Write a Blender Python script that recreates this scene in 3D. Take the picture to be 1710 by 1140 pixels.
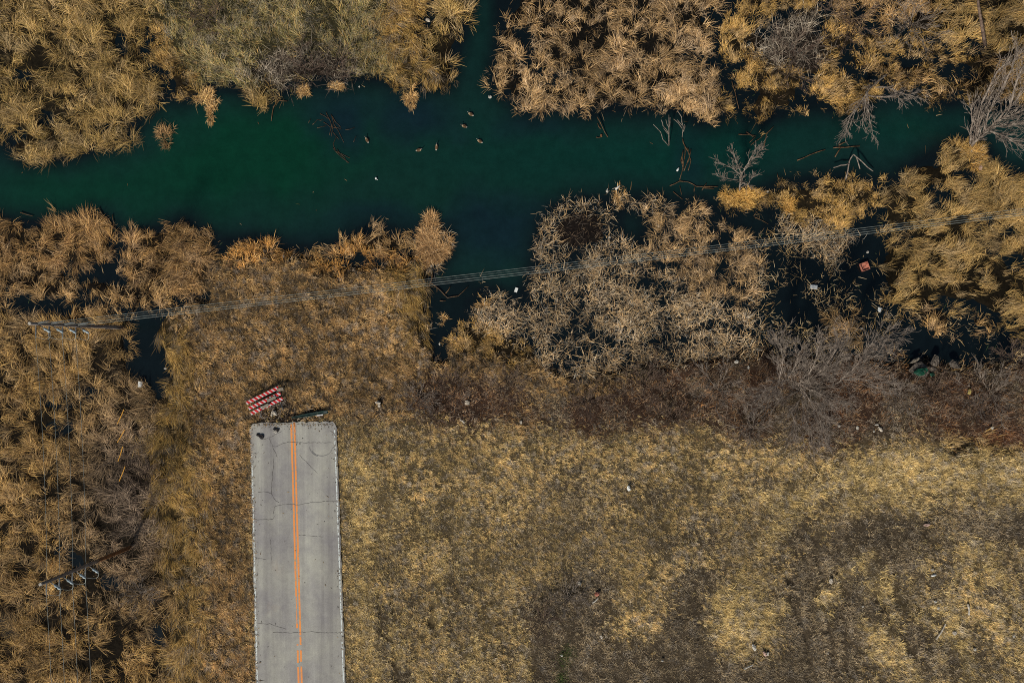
import bpy, math, random
import numpy as np
for _o in list(bpy.data.objects): bpy.data.objects.remove(_o)
S = bpy.context.scene
C = S.collection
R = math.radians
# ------------------------------------------------------------------ camera, light, exposure
H = 60.0                      # camera height over the water
SC = 0.0487                   # metres per photograph pixel at water level
cam_d = bpy.data.cameras.new('camera'); cam = bpy.data.objects.new('camera', cam_d); C.objects.link(cam)
cam.location = (0, 0, H); cam.rotation_euler = (0, 0, 0)
cam_d.sensor_width = 36.0; cam_d.lens = 36.0 * H / (1710 * SC)
cam_d.clip_start = 0.5; cam_d.clip_end = 2000
S.camera = cam
SUN_EL, SUN_AZ = R(38), R(208)      # azimuth clockwise from +y (up in the photograph)
w = bpy.data.worlds.new('World'); S.world = w; w.use_nodes = True
nt = w.node_tree; bg = nt.nodes['Background']
sky = nt.nodes.new('ShaderNodeTexSky'); sky.sky_type = 'NISHITA'; sky.sun_disc = False
sky.sun_elevation = SUN_EL; sky.sun_rotation = SUN_AZ
nt.links.new(sky.outputs[0], bg.inputs[0]); bg.inputs[1].default_value = 0.06
sd = bpy.data.lights.new('sun', 'SUN'); sd.energy = 4.2; sd.angle = R(6); sd.color = (1.0, 0.95, 0.88)
sun = bpy.data.objects.new('sun', sd); C.objects.link(sun)
sun.rotation_euler = (math.pi/2 - SUN_EL, 0, math.pi - SUN_AZ)
S.view_settings.view_transform = 'Standard'; S.view_settings.look = 'None'
S.view_settings.exposure = 0.0; S.view_settings.gamma = 1.0
S.render.engine = 'CYCLES'
S.cycles.use_denoising = False; S.cycles.filter_width = 1.0
S.cycles.max_bounces = 4; S.cycles.diffuse_bounces = 2; S.cycles.glossy_bounces = 2

rng = np.random.default_rng(7)
random.seed(7)
def W(px, py, z=0.0):
    k = SC * (H - z) / H
    return ((px - 855) * k, -(py - 570) * k, z)
def lin(c):
    c = np.asarray(c, float) / 255.0
    return np.where(c <= 0.04045, c / 12.92, ((c + 0.055) / 1.055) ** 2.4)

# ------------------------------------------------------------------ numpy noise
def vnoise(x, y, seed):
    g = np.random.default_rng(seed).random((256, 256)).astype(np.float32)
    xi = np.floor(x).astype(np.int64); yi = np.floor(y).astype(np.int64)
    fx = x - xi; fy = y - yi; fx = fx*fx*(3-2*fx); fy = fy*fy*(3-2*fy)
    a = g[yi & 255, xi & 255]; b = g[yi & 255, (xi+1) & 255]; c = g[(yi+1) & 255, xi & 255]; d = g[(yi+1) & 255, (xi+1) & 255]
    return (a*(1-fx)+b*fx)*(1-fy) + (c*(1-fx)+d*fx)*fy
def fbm(x, y, s, seed, o=4):
    r = 0; a = 0.5; t = 0
    x = x / s; y = y / s
    for i in range(o):
        r = r + a*vnoise(x*2**i + 17.3*i, y*2**i + 9.1*i, seed+i); t += a; a *= 0.55
    return r/t

# ------------------------------------------------------------------ plan of the place (units: photograph pixels at water level)
STEP = 2
X0, X1, Y0, Y1 = -400, 2110, -400, 1540
gx = np.arange(X0, X1, STEP); gy = np.arange(Y0, Y1, STEP)
GX, GY = np.meshgrid(gx.astype(np.float32), gy.astype(np.float32))
WX = GX + (fbm(GX, GY, 34, 11)-.5)*26 + (fbm(GX, GY, 12, 21, 3)-.5)*24
WY = GY + (fbm(GX, GY, 34, 31)-.5)*26 + (fbm(GX, GY, 12, 41, 3)-.5)*24
def inpoly(pts, warp=True):
    pts = np.asarray(pts, float); A, B = (WX, WY) if warp else (GX, GY)
    x0, y0 = pts.min(0) - 26; x1, y1 = pts.max(0) + 26
    i0 = max(0, int((x0-X0)/STEP)); i1 = min(len(gx), int((x1-X0)/STEP)+1)
    j0 = max(0, int((y0-Y0)/STEP)); j1 = min(len(gy), int((y1-Y0)/STEP)+1)
    m = np.zeros(GX.shape, bool)
    a = A[j0:j1, i0:i1]; b = B[j0:j1, i0:i1]; r = np.zeros(a.shape, bool)
    n = len(pts)
    for k in range(n):
        xa, ya = pts[k]; xb, yb = pts[(k+1) % n]
        if ya == yb: continue
        r ^= ((b > ya) != (b > yb)) & (a < (xb-xa)*(b-ya)/(yb-ya)+xa)
    m[j0:j1, i0:i1] = r
    return m
def blur(a, n, it=2):
    a = a.astype(np.float32)
    for _ in range(it):
        for ax in (0, 1):
            p = np.pad(a, [(n+1, n) if k == ax else (0, 0) for k in (0, 1)], mode='edge')
            c = np.cumsum(p, axis=ax, dtype=np.float64)
            a = ((c[2*n+1:] - c[:-2*n-1]) if ax == 0 else (c[:, 2*n+1:] - c[:, :-2*n-1])).astype(np.float32)/(2*n+1)
    return a
(OPEN, TAN, SOFT, NW, WEST, WBANK, ORANGE, ISLE, SPARSE, OLIVE, BANK, BRUSH, STRAW, WEED, VERGE, TWIG, MUD, EAST, RUST, PALE, CURLY) = range(21)
cls = np.full(GX.shape, STRAW, np.int8)
def paint(c, *pts, warp=True): cls[inpoly(pts, warp)] = c
E_ = -420; F_ = 2130
# upper land
paint(NW, (E_,E_), (F_,E_), (F_,300), (E_,300))
UPW = [(E_,250),(0,236),(20,250),(30,270),(60,270),(100,262),(118,275),(140,262),(155,248),(185,240),(208,236),(215,216),(240,205),(236,187),(262,185),(272,140),(262,110),(272,112),(290,180),(314,180),(335,160),(345,140),(362,137),(385,140),(402,150),(425,172),(442,176),(452,160),(480,142),(505,148),(520,138),(560,136),(600,126),(640,130),(672,142),(700,140),(712,134),(720,148),(745,146),(755,125),(757,95),(752,84),(768,60),(775,30),(782,0),(785,E_),
 (850,E_),(858,0),(850,30),(832,50),(822,75),(835,92),(815,105),(812,135),(830,150),(850,165),(880,190),(905,187),(935,180),(960,176),(978,205),(990,190),(1010,180),(1040,175),(1052,190),(1070,190),(1080,168),(1095,190),(1112,190),(1130,182),(1155,190),(1165,210),(1185,203),(1205,196),(1225,186),(1212,162),(1196,150),(1198,120),(1183,105),(1172,88),(1190,60),(1182,35),(1200,15),(1212,0),(1215,E_),
 (1238,E_),(1235,0),(1227,20),(1203,35),(1206,60),(1200,90),(1218,105),(1240,97),(1252,92),(1228,115),(1222,130),(1240,150),(1256,157),(1245,182),(1260,207),(1270,220),(1285,207),(1292,192),(1318,190),(1326,172),(1345,195),(1372,198),(1362,180),(1348,148),(1356,142),(1372,165),(1390,182),(1400,190),(1425,190),(1432,172),(1460,158),(1490,152),(1516,156),(1524,132),(1536,134),(1545,165),(1560,176),(1590,167),(1600,150),(1610,168),(1640,167),(1670,164),(1710,180),(F_,190),
 (F_,300),(1710,288),(1680,285),(1665,275),(1640,270),(1645,240),(1620,225),(1590,235),(1560,260),(1530,270),(1500,290),(1485,296),(1468,325),(1460,302),(1448,290),(1430,300),(1400,295),(1370,295),(1345,306),(1332,310),(1320,300),(1300,300),(1285,316),(1265,308),(1255,325),(1240,320),(1215,312),(1205,325),(1206,345),(1230,347),(1262,352),(1285,340),(1300,350),(1290,375),(1270,400),(1262,385),(1245,387),(1225,387),(1215,367),(1200,367),(1182,352),(1164,325),(1152,350),(1130,350),(1120,330),(1095,315),(1080,320),(1078,340),(1060,330),(1050,315),(1032,315),(1020,322),(1012,345),(1000,337),(970,328),(945,330),(930,350),(910,352),(900,380),(902,405),(892,420),(886,440),(868,447),(885,465),(878,482),(860,500),(842,502),(830,488),(800,476),(780,490),(768,515),(790,530),(780,545),(755,545),(740,568),(748,592),(735,600),(725,582),(712,575),(718,550),(713,500),(706,460),(722,452),(750,430),(752,400),(740,378),(716,368),(700,385),(692,402),(680,392),(640,385),(620,372),(600,382),(590,392),(560,402),(530,410),(500,420),(480,400),(468,405),(450,400),(430,390),(400,395),(385,410),(370,430),(364,412),(350,400),(350,385),(330,375),(305,362),(290,366),(285,380),(260,390),(240,385),(210,388),(200,400),(195,430),(198,465),(185,452),(178,430),(185,400),(190,385),(170,365),(150,360),(110,368),(60,370),(20,365),(0,362),(E_,360)]
# vegetation regions first, open water last
paint(OLIVE, (250,E_),(700,E_),(700,90),(640,140),(560,140),(340,150),(300,100),(255,60))
paint(SOFT, (235,40),(275,30),(290,80),(325,120),(330,160),(300,190),(285,170),(262,110),(240,80))
paint(VERGE, (640,E_),(705,E_),(705,70),(745,150),(690,150),(650,120),(640,60))
paint(TAN, (790,E_),(1225,E_),(1225,0),(1240,240),(800,240))
paint(SOFT, (1195,E_),(F_,E_),(F_,260),(1200,260))
paint(TWIG, (1262,48),(1310,20),(1365,18),(1385,60),(1372,110),(1340,118),(1300,112),(1262,90))
paint(EAST, (1500,E_),(F_,E_),(F_,90),(1600,70),(1500,30))
paint(CURLY, (1380,E_),(1560,E_),(1560,30),(1500,45),(1420,40),(1385,20))
paint(TWIG, (420,95),(500,80),(600,95),(600,130),(560,138),(450,140),(405,140))
# lower land
paint(WBANK, (E_,340),(380,340),(380,470),(330,520),(200,530),(E_,520))
paint(CURLY, (E_,440),(0,440),(120,450),(250,470),(330,520),(230,545),(E_,555))
paint(WEST, (E_,520),(200,530),(270,560),(290,680),(265,740),(300,900),(310,1140),(315,F_),(E_,F_))
paint(BANK, (350,430),(420,410),(560,415),(690,425),(712,470),(722,580),(770,610),(770,690),(560,705),(420,710),(330,760),(270,660),(262,590),(230,570),(300,520),(345,470))
paint(VERGE, (248,560),(300,530),(325,600),(315,680),(340,800),(335,900),(345,F_),(290,F_),(290,1000),(258,820),(245,720),(275,650))
paint(BANK, (335,700),(418,715),(425,1140),(430,F_),(340,F_),(345,1000),(335,850))
paint(ORANGE, (375,440),(400,400),(440,395),(480,410),(520,420),(580,405),(640,415),(690,425),(690,445),(600,440),(560,460),(500,440),(440,425),(400,440))
paint(CURLY, (470,395),(600,375),(700,375),(760,360),(760,455),(715,455),(690,430),(600,405),(500,425))
paint(VERGE, (640,440),(712,440),(722,580),(690,590),(660,500))
paint(ISLE, (700,300),(1275,300),(1275,590),(1170,600),(1060,610),(960,640),(860,625),(800,605),(735,610),(715,560))
paint(TAN, (1075,340),(1180,340),(1262,400),(1262,520),(1180,500),(1090,440),(1060,380))
paint(SOFT, (755,520),(800,540),(850,560),(900,580),(890,610),(800,605),(745,590))
paint(SPARSE, (1268,380),(1480,330),(1490,600),(1268,600))
paint(SOFT, (1200,290),(1345,290),(1470,285),(1465,350),(1420,375),(1440,420),(1350,420),(1310,390),(1300,350),(1205,350))
paint(ISLE, (1300,365),(1350,375),(1430,378),(1440,425),(1400,440),(1350,425),(1310,410))
paint(EAST, (1468,300),(1500,250),(F_,240),(F_,580),(1700,570),(1640,550),(1560,545),(1490,520),(1470,440))
paint(SPARSE, (1460,505),(1560,530),(1640,545),(1720,560),(F_,560),(F_,625),(1440,612))
paint(CURLY, (1385,535),(1420,520),(1465,555),(1470,575),(1440,580),(1400,560))
paint(CURLY, (1515,525),(1560,515),(1595,545),(1590,570),(1530,565))
paint(CURLY, (1610,520),(1660,520),(1680,545),(1640,555))
paint(BRUSH, (560,700),(700,650),(720,605),(770,600),(860,630),(960,640),(1060,612),(1170,600),(1260,590),(1380,600),(1460,600),(1600,610),(F_,585),(F_,730),(1600,735),(1480,725),(1380,755),(1250,735),(1150,715),(1000,730),(880,710),(780,715),(680,690),(600,705))
paint(BANK, (700,580),(780,590),(960,630),(1060,615),(1060,632),(960,655),(830,640),(720,650),(680,650))
paint(RUST, (1600,715),(F_,690),(F_,748),(1650,745))
paint(EAST, (1555,735),(1630,728),(1690,742),(1690,756),(1600,754))
paint(WEED, (870,990),(960,940),(1020,950),(1030,1000),(1010,1070),(1090,1060),(1120,960),(1170,930),(1220,950),(1175,1000),(1175,1060),(1230,1100),(1300,1080),(1290,1000),(1320,930),(1310,870),(1340,880),(1400,880),(1480,890),(1480,960),(1420,980),(1440,1060),(1400,1140),(1400,F_),(850,F_),(860,1060))
paint(WEED, (1420,860),(1560,870),(1540,960),(1480,1000),(1440,940))
paint(WEED, (1560,850),(1710,830),(F_,830),(F_,920),(1600,910))
paint(WEED, (1240,780),(1330,800),(1360,850),(1330,870),(1260,830))
paint(WEED, (630,1010),(670,1030),(700,1140),(710,F_),(660,F_),(640,1100))
paint(WEED, (1480,1040),(1580,1020),(1620,1080),(1560,1130),(1500,1100))
paint(PALE, (1180,985),(1240,950),(1290,960),(1275,1010),(1310,1000),(1285,1050),(1240,1090),(1190,1060))
paint(PALE, (580,750),(640,780),(620,900),(615,1050),(600,1120),(585,980))
paint(PALE, (1480,740),(1620,760),(1710,780),(F_,790),(F_,820),(1600,810),(1400,840),(1300,860),(1260,820),(1400,790))
paint(MUD, (412,694),(430,680),(480,655),(500,690),(560,695),(562,712),(414,712))
def streak(poly, ang, c, lo, sc=9, sd=500, k=5):
    m = inpoly(poly); ca, sa = math.cos(R(ang)), -math.sin(R(ang)); u = WX*ca+WY*sa; v = -WX*sa+WY*ca
    f = fbm(u/k, v, sc, sd, 3); cls[m & (f < lo)] = c
streak([(1300,870),(1400,850),(1560,840),(F_,860),(F_,F_),(1290,F_),(1310,1080)], -68, WEED, .50, 14)
streak([(1440,960),(1560,900),(F_,900),(F_,F_),(1430,F_)], -62, PALE, .40, 12, 530)
streak([(600,830),(860,850),(880,1140),(880,F_),(620,F_)], -84, PALE, .42, 10, 560)
streak([(860,760),(1250,800),(1240,930),(960,930),(860,900)], -8, WEED, .40, 9, 590, 4)
streak([(1200,760),(F_,750),(F_,850),(1200,860)], 8, PALE, .45, 9, 620, 4)
streak([(620,860),(900,860),(960,920),(860,1000),(900,F_),(640,F_)], -84, WEED, .36, 8, 650)
streak([(1560,100),(F_,60),(F_,200),(1500,150),(1420,110)], -20, CURLY, .42, 8, 680, 4)
streak([(1200,0),(1500,60),(F_,60),(F_,200),(1240,220)], -25, MUD, .335, 8, 710, 4)
FUR = np.zeros(GX.shape, np.float32)
for pts in ([(1352,890),(1362,960),(1380,1060),(1392,1140)],[(1392,900),(1400,980),(1408,1075),(1408,1140)],[(1320,950),(1334,1040),(1348,1140)],[(1483,960),(1500,1010),(1520,1090)],[(1455,960),(1475,1040)],[(943,915),(945,950)],[(1087,925),(1085,960)],[(1008,1030),(1010,1062)],[(630,990),(655,1080),(662,1140)],[(660,1000),(662,1035)],[(720,1005),(718,1035)],[(1530,880),(1545,905)],[(640,720),(632,740),(650,756)],[(1600,740),(1625,780)],[(1420,815),(1428,850)],[(1443,860),(1450,885)]):
    for (a, b_), (c_, d_) in zip(pts[:-1], pts[1:]):
        t = np.clip(((WX-a)*(c_-a)+(WY-b_)*(d_-b_))/((c_-a)**2+(d_-b_)**2), 0, 1)
        FUR = np.maximum(FUR, np.clip(1.4-np.hypot(WX-a-t*(c_-a), WY-b_-t*(d_-b_))/3.2, 0, 1))
mb_ = (cls == BRUSH); fb = fbm(WX, WY, 26, 760, 3); cls[mb_ & (fb > .62)] = WEED; cls[mb_ & (fb < .38) & (GX < 950)] = BANK; cls[mb_ & (fb < .27) & (GX > 1100)] = RUST
paint(BRUSH, (680,640),(730,615),(820,640),(860,660),(840,700),(780,712),(700,700),(670,670))
arc = lambda cx, cy, r, a0, a1, c, wd: [cls.__setitem__((np.hypot(WX-cx-r*math.cos(R(a)), WY-cy-r*math.sin(R(a))) < wd), c) for a in np.arange(a0, a1, 1.2)]
arc(1470, 1010, 222, 205, 262, PALE, 11); arc(1470, 1010, 196, 182, 258, WEED, 6); arc(1480, 1020, 262, 186, 258, WEED, 5); arc(1500, 1040, 130, 190, 250, PALE, 7)
# holes in the reed beds, then water
paint(MUD, (926,376),(945,345),(985,345),(1012,362),(1010,400),(978,418),(936,416))
cls[inpoly(UPW)] = OPEN
for q in [[(1022,345),(1062,345),(1082,375),(1085,400),(1050,410),(1018,392)],
          [(0,498),(40,492),(60,505),(90,500),(112,512),(90,532),(60,528),(20,522)],
          [(100,448),(135,440),(172,455),(165,464),(120,462)],
          [(232,512),(262,505),(300,500),(290,514),(275,524),(272,548),(255,562),(275,585),(284,615),(280,645),(262,668),(248,640),(225,622),(212,590),(210,560),(222,530)],
          [(1412,372),(1462,345),(1475,365),(1468,430),(1460,480),(1452,520),(1465,560),(1480,600),(1462,602),(1448,560),(1435,500),(1432,430)],
          [(1602,296),(1640,292),(1640,308),(1615,312)],[(1552,320),(1572,318),(1578,335),(1560,336)],
          [(700,-60),(716,-60),(722,15),(716,50),(706,48),(700,10)],
          [(1508,545),(1600,572),(1700,570),(1700,592),(1560,602),(1490,590)],
          [(870,60),(886,50),(890,66),(876,105),(868,100)]]:
    cls[inpoly(q)] = OPEN
def channel(pts, wd):
    for (a, b_), (c_, d_) in zip(pts[:-1], pts[1:]):
        t = np.clip(((WX-a)*(c_-a)+(WY-b_)*(d_-b_))/((c_-a)**2+(d_-b_)**2), 0, 1)
        cls[(np.hypot(WX-a-t*(c_-a), WY-b_-t*(d_-b_)) < wd*.5*(.5+fbm(WX, WY, 20, 740, 2)))] = OPEN
for pts, wd in [([(205,207),(235,192),(262,188)],11),([(130,238),(150,216),(180,206)],8),([(0,216),(28,226)],13),([(60,190),(90,200)],8),([(20,120),(50,130)],7),([(130,90),(150,105)],7),([(200,60),(205,90)],6),([(238,50),(250,90),(262,120),(268,150),(275,185)],9),([(1345,135),(1352,165),(1370,185)],11),([(1400,95),(1425,125),(1450,130),(1465,145)],11),([(1425,75),(1450,90),(1490,95),(1540,97),(1580,118),(1620,125)],7),
    ([(1268,35),(1285,45),(1300,25),(1318,20)],10),([(1372,45),(1378,15),(1360,-10)],11),([(1435,48),(1500,50),(1560,68),(1640,80)],6),([(1385,10),(1440,22),(1500,12)],10),([(868,55),(885,65),(872,85),(868,105),(880,118),(920,130)],9),([(1145,84),(1182,94)],6),([(905,125),(945,130)],6),
    ([(195,400),(190,440),(202,470),(170,460),(110,450)],12),([(345,490),(300,505),(270,512)],9),([(0,480),(50,500)],9),([(130,495),(190,510),(240,520)],9),([(500,426),(560,430),(640,430),(690,420)],8),
    ([(1575,320),(1570,345)],8),([(1498,383),(1515,412)],8),([(1630,378),(1660,420),(1705,432)],7),([(1640,358),(1695,382)],6),([(1225,470),(1258,520)],8),([(905,432),(935,455)],10),([(880,500),(915,522)],12),([(1215,545),(1255,556)],11),([(1080,560),(1150,566)],9),
    ([(1012,445),(1050,440)],7),([(1105,425),(1150,420)],7),([(60,660),(110,672)],13),([(150,655),(172,668)],9),([(75,715),(110,705)],9),([(180,965),(195,975)],16),([(255,1050),(270,1075)],12),([(90,920),(130,930)],9),([(0,1035),(18,1050)],14),([(85,880),(105,890)],10),
    ([(1440,505),(1470,520)],8),([(1290,500),(1340,520),(1380,540)],16),([(1320,440),(1360,470),(1420,470)],9),([(1560,505),(1640,520),(1700,525)],8)]: channel(pts, wd)
# islets of reeds in open water
for q in [[(335,152),(362,150),(365,185),(362,212),(340,214),(338,190)],[(262,222),(272,205),(290,206),(292,235),(270,246)],
          [(676,150),(696,148),(698,168),(686,180),(677,168)],[(498,142),(516,142),(516,160),(506,164)],[(545,136),(575,136),(577,148),(556,152)],
          [(1225,235),(1243,292),(1238,322),(1224,315)]]:
    pass
lwv, rwv = (lambda y: 417 + (y-708)*0.0231), (lambda y: 561.5 + (y-706)*0.0357)   # as seen, at the road's height
lw, rw = (lambda y: 855+(lwv(y)-855)*.99), (lambda y: 855+(rwv(y)-855)*.99)
roadmask = (GY > 700) & (GX > lw(GY)-3) & (GX < rw(GY)+3)

PI_ = lambda px, py: (np.clip(((py-Y0)/STEP).astype(int), 0, len(gy)-1), np.clip(((px-X0)/STEP).astype(int), 0, len(gx)-1))
isopen = (cls == OPEN)
wet = np.isin(cls, [ISLE, SPARSE])
zt = np.select([isopen, wet, np.isin(cls, [TAN, SOFT, EAST, CURLY, TWIG, MUD]), np.isin(cls, [NW, WEST, WBANK, ORANGE, OLIVE])], [-0.9, -0.22, 0.06, 0.12], 0.5)
zt[(cls == MUD) & (GY > 600)] = 0.5
zt[(cls == TAN) & (GY > 250)] = -.2
zt = blur(zt, 3)
zt += (fbm(GX, GY, 22, 51) - .5) * 0.16*(zt > 0)
zt -= .16*FUR
zt = np.where(blur(roadmask, 4) > 0.02, 0.51, zt)
ZT = zt
def zat(px, py): j, i = PI_(np.asarray(px, float), np.asarray(py, float)); return ZT[j, i]

# ------------------------------------------------------------------ mesh helpers
def mesh_np(name, V, F, mat, col=None, parent=None, smooth=False):
    me = bpy.data.meshes.new(name); V = np.ascontiguousarray(V, np.float32); F = np.ascontiguousarray(F, np.int32)
    me.vertices.add(len(V)); me.vertices.foreach_set('co', V.ravel())
    n, k = F.shape
    me.loops.add(n*k); me.loops.foreach_set('vertex_index', F.ravel())
    me.polygons.add(n); me.polygons.foreach_set('loop_start', np.arange(0, n*k, k, dtype=np.int32)); me.polygons.foreach_set('loop_total', np.full(n, k, np.int32))
    if smooth: me.polygons.foreach_set('use_smooth', np.ones(n, bool))
    me.update(calc_edges=True)
    if col is not None:
        at = me.color_attributes.new('Col', 'FLOAT_COLOR', 'POINT')
        c4 = np.ones((len(V), 4), np.float32); c4[:, :3] = col; at.data.foreach_set('color', c4.ravel())
    me.materials.append(mat)
    o = bpy.data.objects.new(name, me); C.objects.link(o)
    if parent: o.parent = parent
    return o
class MB:
    def __init__(s): s.v = []; s.f = []; s.m = []
    def add(s, vs, fs, mi=0):
        b = len(s.v); s.v += [tuple(map(float, q)) for q in vs]; s.f += [tuple(b+i for i in f) for f in fs]; s.m += [mi]*len(fs)
    def box(s, c, size, rot=0, mi=0, tilt=0, bev=0.0):
        hx, hy, hz = [q/2 for q in size]; cr, sr = math.cos(rot), math.sin(rot); ct, st = math.cos(tilt), math.sin(tilt)
        b = min(bev, hx*.6, hy*.6, hz*.6); vs = []
        rings = [(-hz, b), (-hz+b, 0), (hz-b, 0), (hz, b)] if b > 0 else [(-hz, 0), (hz, 0)]
        for z, ins in rings:
            for x, y in ((-hx+ins, -hy+ins), (hx-ins, -hy+ins), (hx-ins, hy-ins), (-hx+ins, hy-ins)):
                x2, z2 = x*ct - z*st, x*st + z*ct
                vs.append((c[0]+x2*cr-y*sr, c[1]+x2*sr+y*cr, c[2]+z2))
        fs = [(3, 2, 1, 0)]
        for k in range(len(rings)-1):
            for i in range(4): fs.append((4*k+i, 4*k+(i+1) % 4, 4*k+4+(i+1) % 4, 4*k+4+i))
        t = 4*(len(rings)-1); fs.append((t, t+1, t+2, t+3)); s.add(vs, fs, mi)
    def tube(s, pts, radii, n=6, mi=0, caps=True):
        P = [np.array(p, float) for p in pts]
        if not hasattr(radii, '__len__'): radii = [radii]*len(P)
        vs = []; up = None
        for i, p in enumerate(P):
            d = P[min(i+1, len(P)-1)] - P[max(i-1, 0)]; d = d/(np.linalg.norm(d)+1e-9)
            if up is None: up = np.array((0, 0, 1.0)) if abs(d[2]) < .9 else np.array((1.0, 0, 0))
            a = np.cross(d, up); a /= np.linalg.norm(a)+1e-9; b = np.cross(a, d); up = b
            for k in range(n):
                t = 2*math.pi*k/n; vs.append(p + radii[i]*(math.cos(t)*a + math.sin(t)*b))
        fs = [(i*n+k, i*n+(k+1) % n, (i+1)*n+(k+1) % n, (i+1)*n+k) for i in range(len(P)-1) for k in range(n)]
        if caps: fs += [tuple(range(n))[::-1], tuple((len(P)-1)*n+k for k in range(n))]
        s.add(vs, fs, mi)
    def lump(s, c, size, seed=0, n=10, m=7, rough=.25, rot=0, mi=0):
        rr = random.Random(seed); vs = []; cr, sr = math.cos(rot), math.sin(rot)
        for j in range(m+1):
            th = math.pi*j/m
            for i in range(n):
                ph = 2*math.pi*i/n; k = 1 + rough*(rr.random()-.5)*2
                x = math.sin(th)*math.cos(ph)*k*size[0]/2; y = math.sin(th)*math.sin(ph)*k*size[1]/2
                vs.append((c[0]+x*cr-y*sr, c[1]+x*sr+y*cr, c[2]+math.cos(th)*k*size[2]/2))
        s.add(vs, [(j*n+i, j*n+n+i, j*n+n+(i+1) % n, j*n+(i+1) % n) for j in range(m) for i in range(n)], mi)
    def build(s, name, mats, parent=None, smooth=False):
        me = bpy.data.meshes.new(name); me.from_pydata(s.v, [], s.f)
        mats = mats if isinstance(mats, (list, tuple)) else [mats]
        for m in mats: me.materials.append(m)
        me.polygons.foreach_set('material_index', s.m)
        if smooth: me.polygons.foreach_set('use_smooth', [True]*len(s.f))
        me.update(); o = bpy.data.objects.new(name, me); C.objects.link(o)
        if parent: o.parent = parent; o.matrix_parent_inverse = parent.matrix_world.inverted() if False else o.matrix_parent_inverse
        return o
def tag(o, label=None, cat=None, group=None, kind=None):
    if label: o['label'] = label
    if cat: o['category'] = cat
    if group: o['group'] = group
    if kind: o['kind'] = kind
    return o
def empty(name, loc=(0, 0, 0), rz=0):
    o = bpy.data.objects.new(name, None); C.objects.link(o); o.location = loc; o.rotation_euler = (0, 0, rz); o.empty_display_size = .3
    return o

# ------------------------------------------------------------------ materials
def mat_attr(name, rough=.8, spec=.15, scale=14.0, amt=.35, bump=0.0, transl=0.0):
    m = bpy.data.materials.new(name); m.use_nodes = True; n = m.node_tree.nodes; l = m.node_tree.links; p = n['Principled BSDF']
    a = n.new('ShaderNodeAttribute'); a.attribute_name = 'Col'
    tc = n.new('ShaderNodeNewGeometry'); ns = n.new('ShaderNodeTexNoise'); ns.inputs['Scale'].default_value = scale; ns.inputs['Detail'].default_value = 5
    l.new(tc.outputs['Position'], ns.inputs['Vector'])
    mr = n.new('ShaderNodeMapRange'); mr.inputs['From Min'].default_value = .3; mr.inputs['From Max'].default_value = .7
    mr.inputs['To Min'].default_value = 1-amt; mr.inputs['To Max'].default_value = 1+amt; l.new(ns.outputs[0], mr.inputs['Value'])
    mx = n.new('ShaderNodeVectorMath'); mx.operation = 'SCALE'; l.new(a.outputs['Color'], mx.inputs[0]); l.new(mr.outputs[0], mx.inputs['Scale'])
    l.new(mx.outputs[0], p.inputs['Base Color']); p.inputs['Roughness'].default_value = rough; p.inputs['Specular IOR Level'].default_value = spec
    if bump:
        b = n.new('ShaderNodeBump'); b.inputs['Distance'].default_value = bump; l.new(ns.outputs[0], b.inputs['Height']); l.new(b.outputs[0], p.inputs['Normal'])
    return m
def mat(name, c1, c2=None, scale=6.0, rough=.75, spec=.3, bump=0.0, metal=0.0, lo=.35, hi=.65, stretch=None):
    m = bpy.data.materials.new(name); m.use_nodes = True; n = m.node_tree.nodes; l = m.node_tree.links; p = n['Principled BSDF']
    c2 = c2 or tuple(max(0, q*.72) for q in c1)
    tc = n.new('ShaderNodeTexCoord'); ns = n.new('ShaderNodeTexNoise'); ns.inputs['Scale'].default_value = scale; ns.inputs['Detail'].default_value = 6
    src = tc.outputs['Object']
    if stretch:
        mp = n.new('ShaderNodeMapping'); mp.inputs['Scale'].default_value = stretch; l.new(src, mp.inputs[0]); src = mp.outputs[0]
    l.new(src, ns.inputs['Vector'])
    cr = n.new('ShaderNodeValToRGB'); cr.color_ramp.elements[0].position = lo; cr.color_ramp.elements[1].position = hi
    cr.color_ramp.elements[0].color = (*lin(c2), 1); cr.color_ramp.elements[1].color = (*lin(c1), 1)
    l.new(ns.outputs[0], cr.inputs[0]); l.new(cr.outputs[0], p.inputs['Base Color'])
    p.inputs['Roughness'].default_value = rough; p.inputs['Specular IOR Level'].default_value = spec; p.inputs['Metallic'].default_value = metal
    if bump:
        b = n.new('ShaderNodeBump'); b.inputs['Distance'].default_value = bump; l.new(ns.outputs[0], b.inputs['Height']); l.new(b.outputs[0], p.inputs['Normal'])
    return m
M_GROUND = mat_attr('soil', .95, .05, 5.0, .35, .06)
M_BLADE = mat_attr('dry_leaf', .7, .12, 3.0, .16)
M_BARK = mat('grey_bark', (150,138,124), (96,84,74), 5, .9, .1)
M_BARKD = mat('brown_bark', (118,100,86), (76,62,52), 5, .9, .1)
M_DRIFT = mat('wet_wood', (112,84,52), (58,42,28), 7, .6, .3)
M_POLE = mat('weathered_pole_wood', (136,128,122), (94,86,80), 3, .85, .15, stretch=(3, 3, .6))
M_RUSTY = mat('treated_pole_wood', (134,92,58), (92,64,42), 3, .85, .15, stretch=(3, 3, .6))
M_WIRE = mat('aluminium_wire', (150,154,144), (112,118,112), 3, .45, .4, metal=.2)
M_CERAM = mat('pale_insulator', (176,188,188), (130,144,146), 8, .3, .5)
M_METAL = mat('galvanised_bracket', (132,134,130), (92,94,92), 8, .45, .5, metal=.5)
M_WHITE = mat('white_plastic', (226,226,218), (196,196,186), 9, .5, .4)
M_DIRTY = mat('dirty_white', (196,190,176), (140,134,120), 12, .8, .2)
M_RED = mat('red_paint', (196,20,22), (170,14,18), 6, .45, .4)
M_WPAINT = mat('white_reflective', (214,208,202), (186,178,172), 6, .45, .4)
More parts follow.
